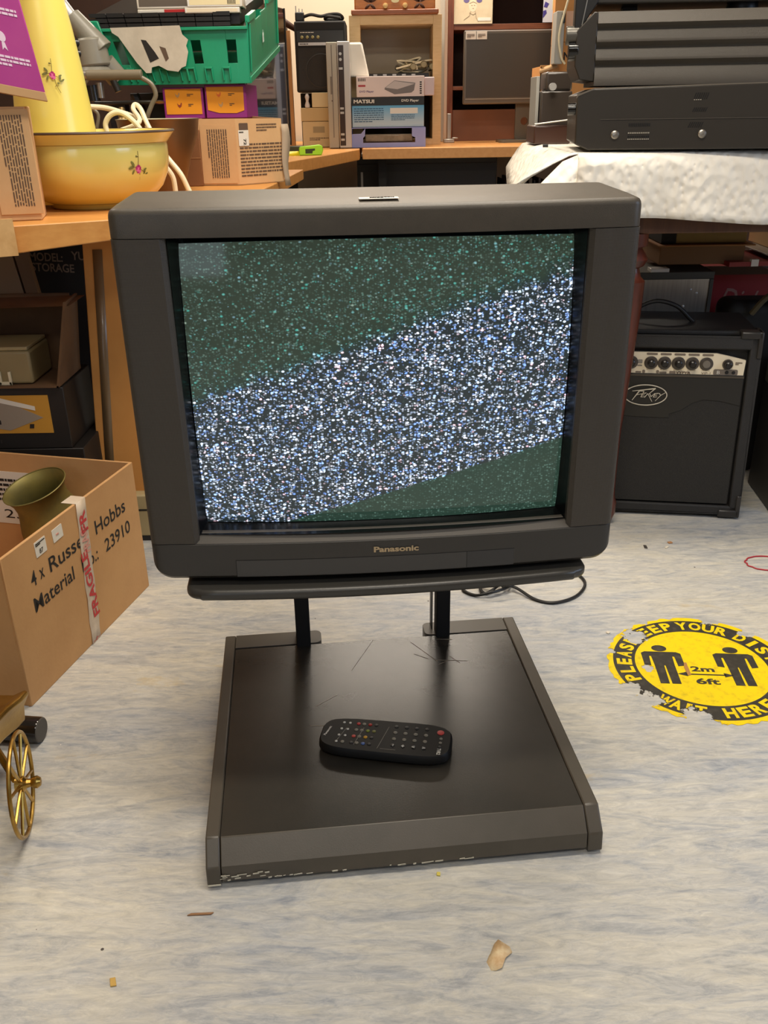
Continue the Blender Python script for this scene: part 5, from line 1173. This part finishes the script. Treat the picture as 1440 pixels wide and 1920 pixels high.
t = thing('grey_socket_box', 'pale grey plastic housing with a cream cable loop against the cartons', 'electrical box', (.855, 4.72, 1.16)); MB().box(-.02, .02, 0, .10, 0, .22).build('housing', mat('grey_housing', (168, 166, 158), .45), t, .004); MB().tube([(.04, -.01, .30), (.02, -.015, .24), (-.005, -.015, .12), (.01, -.015, .03), (.03, -.01, .0)], .005, 8, 6).build('cord', CRM, t); MB().box(.005, .02, -.012, 0, .17, .21).build('plug', BLK, t, .002)
t.location.z = T+.362
# dark record stack and cabinet below the rear worktop
t = thing('black_cabinet', 'flat black cabinet panel standing below the rear worktop', 'cabinet', (.3, 5.35, 0)); MB().box(-.42, .36, 0, .3, 0, .74).build('carcass', mat('charcoal_laminate', (52, 48, 42), .5), t, .003); MB().box(-.42, .36, -.004, 0, .66, .70).build('front_rail', mat('charcoal_rail', (40, 37, 33), .5), t)
MB().box(-.40, -.388, -.004, 0, .3, .66).build('edge_strip', SILV, t)
for k in range(9):
    t = thing('record_sleeve', 'dark thin record sleeve stood in the row below the rear worktop', 'record', (.70+.026*k, 5.25, .30), math.radians(2), 'record sleeves below the rear worktop'); MB().box(0, .008+.004*(k % 3), 0, .3, 0, .31+.012*(k % 2)).build('sleeve', mat('sleeve_%d' % (k % 4), ((40, 34, 30), (92, 80, 66), (28, 26, 26), (70, 56, 48))[k % 4], .6), t)
t = thing('record_stand', 'low dark stand below the rear worktop carrying the record sleeves', 'stand', (.82, 5.25, 0)); MB().box(-.14, .22, 0, .32, 0, .299).build('block', BLKM, t)
# dark wardrobe at the left rear with grey and orange wood edges
t = thing('dark_cabinet', 'tall dark cabinet with an orange wood edge behind the green crate', 'cabinet', (-.62, 5.3, T)); DC = mat('near_black_wood', (34, 26, 22), .6)
MB().box(-.56, .08, .05, .3, 0, .56).build('carcass', DC, t, .003)
a = at(515, 20, y=5.3); b_ = at(553, 40, y=5.3)
mb = MB(); mb.add([(-.56, .0, .70), (a.x+.62, .0, a.z-T), (b_.x+.62, 0, b_.z-T-.02), (b_.x+.62, 0, b_.z-T-.05), (a.x+.62, 0, a.z-T-.05), (-.56, 0, .64)], [(0, 5, 4, 1), (1, 4, 3, 2)]); mb.build('cornice', mat('cabinet_cornice', (70, 46, 34), .5), t, solid=.02)
MB().box(.125, .165, .02, .06, 0, .56).build('wood_edge', mat('pine_edge', (184, 132, 74), .5), t); MB().box(.03, .13, .01, .05, .36, .62).build('plastic_cover', mat('cloudy_plastic', (150, 138, 120), .25, coat=.5, bump=.5, bsc=30), t, .01); MB().box(.08, .13, .055, .3, 0, .6).build('side_panel', DC, t)
t = thing('brown_wardrobe', 'dark brown wardrobe against the left of the rear wall', 'wardrobe', (-1.3, 5.5, 0)); MB().box(-.9, .10, 0, .5, 0, 2.1).build('carcass', mat('wardrobe_brown', (74, 48, 32), .5, c2=(60, 38, 26), sc=4), t, .004)

# ================================================================ RIGHT TABLE: RECEIVERS
RB1 = mat('receiver_black', (50, 45, 38), .38, bump=.12, bsc=1200); RB2 = mat('receiver_charcoal', (72, 65, 55), .42, bump=.25, bsc=1200)
CT = .9012
def sidebox(name, lab, x0, x1, y0, d, z, h, m, cat='receiver', rz=0.):
    t = thing(name, lab, cat, (x0, y0, z), math.radians(-7)); return t
# bottom receiver: front faces left, its side panel faces the camera
t = sidebox('hifi_receiver', 'black hi-fi receiver with vent slots at the bottom of the stack on the cloth', .45, .9, 2.075, .42, CT, .125, RB1)
prof = [(-.028, .012), (-.0, .0), (.50, .0), (.50, .128), (.004, .120), (-.030, .108)]
mb = MB(); mb.plate(prof, (0, 0, .004), UX, UZ, -.26); mb.build('case', RB1, t, .003)
for xx in (.055, .235): MB().lathe([(.0085, 0), (.0085, .002), (.006, .005), (.001, .006)], (xx, 0, .034), (0, -1, 0), 18, True).build('screw', STEEL, t)
SL = mat('slot_black', (10, 9, 9), .8); SLW = mat('slot_glint', (170, 162, 146), .4)
mb = MB(); 
for k in range(12): mb.box(.082+.0038*k, .0845+.0038*k, -.0008, 0, .050, .056); mb.box(.082+.0038*k, .0845+.0038*k, -.0008, 0, .028, .032)
for k in range(7): mb.obox((.212+.0042*k, -.0004, .107), (.0008, 0, .0), (0, .0005, 0), (.0018, 0, .006)); mb.obox((.212+.0042*k, -.0004, .081), (.0008, 0, .0), (0, .0005, 0), (.0018, 0, .004)); mb.obox((.207+.0042*k, -.0004, .052), (.0008, 0, .0), (0, .0005, 0), (.0018, 0, .005))
mb.build('vent_slots', SL, t)
mb = MB(); [mb.box(.082+.0038*k, .0842+.0038*k, -.0012, 0, .024, .026) for k in range(12)]; [mb.box(.082+.0038*k, .0842+.0038*k, -.0012, 0, .036, .0385) for k in range(12)]; [mb.box(.210+.0042*k, .2125+.0042*k, -.0012, 0, .099, .1005) for k in range(4)]; mb.build('slot_glints', SLW, t)
mb = MB(); mb.box(.022, .50, -.0012, 0, .0635, .0650); mb.build('pressed_seam', RB2, t)
mb = MB(); mb.plate([(-.0312, .100), (-.030, .1085), (.004, .1212), (.50, .129), (.50, .1272), (.006, .1192), (-.027, .106)], (0, -.0006, .004), UX, UZ, .0004); mb.build('top_edge', mat('worn_edge', (110, 102, 90), .35), t)
for xx in (.02, .42): MB().lathe([(.010, 0), (.012, .004)], (xx, .05, -.0), (0, 0, 1), 14, True).build('foot', BLK, t)
MB().tube([(-.030, .02, .085), (-.046, .02, .085)], .012, 16).build('knob', BLKG, t)
# ribbed middle receiver
t = sidebox('hifi_receiver', 'ribbed charcoal hi-fi receiver with round knobs, middle of the stack', .455, .9, 2.085, .4, CT+.137, .125, RB2)
mb = MB(); rib = [(0, 0)]; zz_ = [0, .018, .022, .040, .044, .062, .066, .084, .088, .106, .110, .128]
rs = []
pr_ = [(0, -.008), (0, .012), (.012, .030), (.011, .032), (0, .040), (0, .046), (.012, .064), (.011, .066), (0, .074), (0, .080), (.012, .098), (.011, .100), (0, .108), (.008, .124), (.012, .130), (.25, .130), (.25, -.008)]
mb.rings([[(x, y, z_) for y, z_ in pr_] for x in (0, .5)]); mb.build('case', RB2, t)
mb = MB(); mb.plate([(-.030, .004), (0, 0), (0, .129), (-.008, .130), (-.042, .095), (-.042, .03)], (0, .004, 0), UX, UZ, -.24); mb.build('front_fascia', RB1, t, .002)
for z_, r_2, l_2 in ((.088, .018, .052), (.060, .020, .040)): MB().tube([(-.036, .022, z_), (-.036-l_2*.5, .022, z_)], r_2, 24).build('knob', BLKG if z_ < .07 else mat('knob_grey', (92, 88, 80), .3, .3), t, .001)
for xx in (.03, .45): MB().box(xx, xx+.02, .03, .06, -.012, .001).build('foot', BLK, t)
# top unit
t = sidebox('turntable_deck', 'black turntable deck with open tilted front at the top of the stack', .455, .9, 2.10, .4, CT+.2725, .1, RB1, 'turntable')
mb = MB(); mb.plate([(0, .008), (.5, .006), (.5, .10), (-.03, .10), (-.03, .03)], (0, 0, 0), UX, UZ, -.24); mb.build('plinth', mat('deck_black', (52, 49, 45), .35), t, .004)
mb = MB(); mb.plate([(-.045, -.035), (-.034, -.040), (.0, .012), (.004, .03), (-.03, .06), (-.046, .06)], (0, -.004, 0), UX, UZ, -.05); mb.build('hinged_front', BLK, t, .002)
MB().tube([(-.03, -.006, -.03), (-.02, -.006, .03)], .0012, 6).build('metal_trim', STEEL, t)
for xx in (.30,): MB().lathe([(.03, -.012), (.032, .0), (.03, .01)], (xx, .06, .0), (0, 0, 1), 20, True).build('foot', BLK, t)
for xx in (.06, .46): MB().box(xx, xx+.03, .08, .12, -.004, .008).build('foot', BLK, t)
# broken grey electronics left of the stack, standing on the cloth
t = thing('cassette_deck', 'brown-grey tinted-window deck standing behind the receivers at their left', 'cassette deck', (.448, 2.52, CT)); 
MB().box(-.03, .05, 0, .12, .02, .125).build('case', mat('smoked_plastic', (66, 58, 52), .3, coat=.3), t, .004); MB().box(-.045, .05, -.01, .12, 0, .045).build('base', mat('deck_brown', (70, 44, 34), .35, coat=.3), t, .004)
MB().tube([(-.045, -.012, .048), (.05, -.012, .058)], .002, 6).build('metal_trim', STEEL, t); MB().box(-.018, .05, .01, .10, .125, .17).build('lid', mat('smoked_plastic', (0, 0, 0)), t, .006); MB().box(-.04, -.032, .02, .12, .01, .16).build('side_plate', mat('grey_housing', (0, 0, 0)), t, .001)
MB().lathe([(.009, 0), (.009, .014)], (-.004, -.004, .135), (0, -1, 0), 14, True).build('knob', SILV, t)
t = thing('black_pen_cap', 'tiny black cap lying on the white cloth before the receivers', 'cap', (.398, 2.30, CT+.001)); MB().tube([(-.006, 0, .004), (.006, 0, .004)], .0035, 10).build('body', BLK, t)
MB  # noqa

# ================================================================ UNDER THE RIGHT TABLE
# guitar amplifier
DZ = -.018
am = thing('guitar_amplifier', 'black guitar amplifier with cream control panel under the antique table', 'amplifier', (.922, 2.12, 0), math.radians(-9))
TOL = mat('amp_tolex', (34, 32, 30), .6, bump=.5, bsc=700); AW, AH, AD = .42, .47, .24
def lean(mb):
    for p in mb.v: p.y += .035*(p.z/AH)
    return mb
mb = MB()
for x0, x1, z0, z1 in ((-AW, -AW+.018, .012, AH), (-.024, 0, .012, AH), (-AW, 0, .012, .035), (-AW, 0, AH-.03, AH)): mb.box(x0, x1, 0, AD, z0, z1)
mb.box(-AW+.01, -.01, .02, AD-.002, .03, AH-.01); lean(mb).build('cabinet', TOL, am, .004)
o = lean(MB().box(-AW, -.002, .02, AD+.004, AH-.002, AH+.012)).build('top_cover', TOL, am, .005)
GC = mat('speaker_cloth', (30, 28, 25), .8, c2=(44, 41, 36), sc=420, bump=.5, bsc=600)
lean(MB().box(-AW+.02, -.03, .004, .018, .040, .315)).build('speaker_grille', GC, am)
def dz_(mb):
    for p in mb.v: p.z += DZ
    return mb
amp_before = set(bpy.data.objects)
# curved dark badge panel above the grille
up_ = [(-AW+.018, .395), (-AW+.018, .290)]+[(-AW+.06+.27*k/10-.0, .288-.006*math.sin(k/10*PI)) for k in range(0, 7)]+[(-.20, .292), (-.17, .303), (-.145, .322), (-.12, .331), (-.08, .329), (-.03, .318), (-.03, .395)]
mb = MB(); mb.plate(up_, (0, .001, 0), UX, UZ, -.012); lean(mb).build('badge_panel', mat('badge_panel_black', (36, 34, 31), .4), am, .001)
mb = MB(); mb.box(-AW+.02, -.03, -.001, .012, .388, .393); lean(mb).build('panel_lip', mat('lip_brown', (74, 66, 56), .4), am)
CP = mat('control_panel_cream', (232, 218, 190), .35)
mb = MB(); mb.plate([(-AW+.02, .393), (-.032, .393), (-.030, .432), (-.07, .441), (-.10, .447), (-AW+.02, .447)], (0, .002, 0), UX, UZ, -.008); pnl = lean(mb).build('control_panel', CP, am)
KBK = mat('knob_black', (30, 26, 24), .3); KSK = mat('knob_skirt', (70, 62, 54), .35)
def ky(z_): return .002+.035*z_/AH
for i, xk in enumerate((-.300, -.256, -.2235, -.190, -.1565, -.123, -.072)):
    zk = .4215; big = i < 6
    if i == 0: xk = -.304
    o = MB().lathe([(.0165 if big else .013, 0), (.0165 if big else .013, .002), (.012, .004)], (xk, ky(zk), zk), (0, -1, 0), 24, True).build('knob_skirt', KSK, am)
    if i != 5: MB().lathe([(.0095, .003), (.0085, .014), (.006, .016)], (xk, ky(zk), zk), (0, -1, 0), 20, True).build('knob', KBK, am)
    else: MB().lathe([(.010, .003), (.009, .007)], (xk, ky(zk), zk), (0, -1, 0), 20, True).build('knob', mat('knob_pewter', (116, 108, 98), .4), am)
mb = MB()
for k in range(5): mb.plate(rrect(.027, .005, .0024, 3, -.255+.0335*k, .4435), (0, ky(.44), 0), UX, UZ, .0006)
for xk, w in ((-.285, .014), (-.225, .018)): mb.plate(rrect(w, .004, .0018, 3, xk, .3975), (0, ky(.397), 0), UX, UZ, .0006)
for xk in (-.272, -.238): mb.plate(rrect(.007, .009, .003, 3, xk, .399), (0, ky(.397), 0), UX, UZ, .0006)
mb.plate(rrect(.015, .008, .002, 3, -.202, .398), (0, ky(.397), 0), UX, UZ, .0006)
mb.build('panel_marks', mat('panel_print_brown', (120, 106, 92), .5), am)
mb = MB(); [mb.plate(rrect(.012, .010, .002, 3, -.283, .411+.013*k), (0, ky(.42), 0), UX, UZ, .0006) for k in (0, 1)]; mb.build('indicator_window', mat('window_grey', (140, 132, 120), .4), am)
text('panel_lettering', 'VYPYR', (-.176, ky(.4)-.0012, .3985), UX, UZ, .036, .0062, INKG, am, .04); text('panel_lettering', 'VIP-1', (-.122, ky(.4)-.0012, .3985), UX, UZ, .022, .0055, INKG, am, .0)
mb = MB(); [text_into(mb, s_, (xk, ky(.41)-.0012, .405), UX, UZ, .020, .0028) for s_, xk in (('gain', -.256), ('fx', -.2235), ('bass', -.19), ('treble', -.157), ('volume', -.123))]; mb.build('panel_lettering', mat('print_tan', (160, 138, 104), .6), am, fix=False)
MB().plate(rrect(.058, .015, .004, 4, -.075, .4015), (0, ky(.4), 0), UX, UZ, .0008).build('jack_plate', mat('jack_grey', (112, 102, 92), .4), am)
for xk in (-.072, -.056): MB().lathe([(.0045, 0), (.004, .001), (.001, .001)], (xk, ky(.4)-.0008, .4015), (0, -1, 0), 14, True).build('jack_socket', INK, am)
text('panel_lettering', 'B', (-.092, ky(.4)-.0014, .4015), UX, UZ, .007, .008, WHT, am)
lines('panel_lettering_small', (-.046, ky(.42)-.0006, .424), UX, UZ, .016, .008, 2, INKG, am, 5)
# oval logo
LG = mat('logo_pale_metal', (214, 206, 190), .35, .3)
oc = V(-.262, .0, .340); yl = -.001+.035*.34/AH
mb = MB(); n = 48; rs = []
for k in range(n+1):
    a = 2*PI*k/n; rs.append([(oc.x+(.052+.0014*math.cos(b_))*math.cos(a), yl-.001+.0010*math.sin(b_), oc.z+(.0265+.0014*math.cos(b_))*math.sin(a)) for b_ in [2*PI*j/6 for j in range(6)]])
mb.rings(rs, cap=False); mb.build('logo_ring', LG, am)
mb = MB()
def stroke(pts, w0, w1):
    """tapering flat stroke in logo units"""
    P_ = [Vector((oc.x+a*.050, 0, oc.z+b_*.0260)) for a, b_ in pts]; n_ = len(P_)-1
    for k in range(n_):
        a, b_ = P_[k], P_[k+1]; d = (b_-a).normalized(); p = Vector((-d.z, 0, d.x)); wa = w0+(w1-w0)*k/n_; wb = w0+(w1-w0)*(k+1)/n_
        q_ = [a-p*wa-d*wa*.6, b_-p*wb+d*wb*.6, b_+p*wb+d*wb*.6, a+p*wa-d*wa*.6]
        mb.add([Vector((v_.x, yl-.0008, v_.z)) for v_ in q_]+[Vector((v_.x, yl-.0018, v_.z)) for v_ in q_], [(3, 2, 1, 0), (4, 5, 6, 7), (0, 1, 5, 4), (1, 2, 6, 5), (2, 3, 7, 6), (3, 0, 4, 7)])
stroke([(-.66, .38), (.44, .68)], .0006, .0016); stroke([(.44, .68), (.16, .14)], .0014, .0004)
stroke([(-.32, .42), (-.64, -.54)], .0016, .0007); stroke([(-.32, .40), (-.10, .40), (-.14, .14), (-.42, .02)], .0010, .0006)
stroke([(.02, .22), (-.17, .14), (-.22, -.20), (-.05, -.16)], .0009, .0006); stroke([(-.19, -.02), (-.05, .02)], .0007, .0005)
stroke([(-.04, -.22), (.10, .16), (.34, -.62)], .0009, .0006); stroke([(.20, .14), (.27, -.14), (.44, .20)], .0010, .0006)
stroke([(.62, .22), (.46, .18), (.38, -.18), (.56, -.14)], .0009, .0006); stroke([(.42, .0), (.55, .03)], .0007, .0005)
stroke([(.66, .22), (.74, .02), (.96, .30)], .0009, .0005); stroke([(.74, .02), (.50, -.56)], .0009, .0004)
mb.build('logo_lettering', LG, am)
for o_2 in [o_3 for o_3 in bpy.data.objects if o_3 not in amp_before and o_3.parent == am]: o_2.location.z = DZ
# handle and corners
mb = MB(); mb.tube([(-.31, .12, AH+.016), (-.285, .12, AH+.045), (-.24, .12, AH+.062), (-.19, .12, AH+.050), (-.155, .12, AH+.02), (-.145, .12, AH+.012)], .0055, 10, 6); lean(mb).build('handle', BLK, am)
for z_, h in ((AH-.05, .065), (.005, .06)):
    lean(MB().box(-.05, .003, -.004, .03, z_+h-.018 if z_ > .1 else z_, z_+h if z_ > .1 else z_+.02)).build('corner_guard', mat('corner_black', (44, 42, 40), .35), am, .004)
    lean(MB().box(-.008, .004, -.004, .05, z_, z_+h)).build('corner_guard', mat('corner_black', (0, 0, 0)), am, .003)
for x in (-.03, -AW+.03):
    for y in (.03, AD-.03): MB().box(x-.015, x+.015, y-.015, y+.015, 0, .014).build('foot', BLK, am, .002)
# steel box behind
t = thing('steel_case', 'brushed steel panel case standing behind the guitar amplifier', 'case', (.80, 2.47, 0)); MB().box(-.16, .10, 0, .16, 0, .56).build('panel', STEEL, t, .002); MB().box(-.165, .105, -.003, .16, .558, .578).build('top_rim', mat('rim_dark', (66, 64, 56), .5), t, .002); MB().box(.094, .104, -.004, .02, .02, .558).build('side_rim', mat('rim_dark', (0, 0, 0)), t, .001)
for x, z_ in ((.045, .53), (.062, .52), (.03, .485)): MB().lathe([(.004, 0), (.004, .001), (.001, .003)], (x, 0, z_), (0, -1, 0), 12, True).build('rivet', SILV, t)
MB().box(-.07, -.02, -.006, .03, .578, .588).build('clasp', SILV, t, .001)
# red box with script lettering
t = thing('red_carton', 'dark red carton with pale script lettering at the right under the table', 'cardboard box', (1.03, 2.66, 0)); MB().box(-.10, .35, 0, .25, 0, .56).build('box_body', mat('dark_red_card', (150, 26, 34), .5), t, .002); text('printed_lettering', 'Dirk', (.03, -.001, .460), (1, 0, -.1), (0, 0, 1), .13, .065, mat('print_dull_pink', (168, 120, 110), .6), t, .0, .5)
MB().box(-.10, .3, -.001, 0, .535, .56).build('header_band', mat('band_brown', (84, 60, 44), .6), t)
# cartons on top
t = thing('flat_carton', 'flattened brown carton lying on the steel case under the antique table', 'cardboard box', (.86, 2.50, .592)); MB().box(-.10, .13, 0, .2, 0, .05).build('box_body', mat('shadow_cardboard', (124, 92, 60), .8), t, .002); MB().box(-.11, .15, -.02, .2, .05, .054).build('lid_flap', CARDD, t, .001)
t = thing('olive_carton', 'olive-brown carton with dark end on the flattened brown carton', 'cardboard box', (.86, 2.50, .648)); MB().box(-.06, .13, 0, .2, 0, .065).build('box_body', mat('olive_card', (140, 116, 66), .8), t, .002); MB().box(-.10, -.06, 0, .2, 0, .068).build('dark_end', BLKM, t, .001)
t = thing('red_folder', 'dark red folder lying between the cartons under the antique table', 'folder', (1.00, 2.47, .5895), math.radians(4)); MB().box(-.06, .10, 0, .2, 0, .012).build('cover', mat('folder_red', (140, 34, 24), .5), t); MB().box(.0, .02, -.002, .01, .0, .018).build('white_tab', WHT, t)
t = thing('clear_wrapped_pack', 'clear plastic wrapped pack at the right frame edge under the table', 'plastic pack', (1.13, 2.50, .565)); MB().box(-.05, .2, 0, .2, 0, .05).build('wrap', mat('plastic_wrap_blue', (150, 160, 168), .12, coat=.7, bump=.8, bsc=40), t, .006); MB().box(-.085, .2, -.02, .2, .0501, .054).build('cover_sheet', mat('plastic_grey', (170, 160, 148), .4), t, .001)
t = thing('tan_carton_block', 'pale tan box at the right edge above the wrapped pack', 'cardboard box', (1.16, 2.54, .6195)); MB().box(-.07, .2, 0, .2, 0, .07).build('box_body', CARDL, t, .002)
# dark objects at the right edge
t = thing('dark_speaker_case', 'dark grey case standing right of the guitar amplifier at the frame edge', 'case', (1.02, 2.15, 0), math.radians(-6)); mb = MB(); mb.box(0, .3, 0, .22, .0, .30); mb.build('case', mat('case_grey_brown', (62, 58, 52), .5), t, .006); MB().box(.0, .3, -.002, .22, .300, .40).build('lid', mat('case_lid_olive', (112, 108, 90), .5), t, .006); MB().box(-.0, .3, -.004, -.001, .29, .30).build('trim', BLK, t)
t = thing('black_holdall', 'black holdall slumped on top behind the guitar amplifier, right', 'bag', (.985, 2.44, 0)); MB().box(-.04, .12, 0, .12, 0, .50).build('bag_body', BLKM, t, .03, 4); MB().tube([(.02, -.01, .47), (.05, -.03, .52), (.09, -.03, .52), (.11, -.01, .46)], .008, 8, 6).build('strap', mat('strap_olive', (84, 74, 50), .7), t)
# shelving and boxes in the shadow behind
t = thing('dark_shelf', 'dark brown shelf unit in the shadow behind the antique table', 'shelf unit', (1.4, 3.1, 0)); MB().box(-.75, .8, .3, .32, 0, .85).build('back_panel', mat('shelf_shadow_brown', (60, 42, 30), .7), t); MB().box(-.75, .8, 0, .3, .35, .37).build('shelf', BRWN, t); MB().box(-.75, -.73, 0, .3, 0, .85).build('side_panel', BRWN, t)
# plate behind the television at far left: black shop cabinet side under the bench
t = thing('under_bench_cabinet', 'dark cabinet standing in the shadow under the rear of the workbench', 'cabinet', (-.9, 2.75, 0)); MB().box(-.5, .45, 0, .4, 0, .72).build('carcass', BLKM, t, .003)
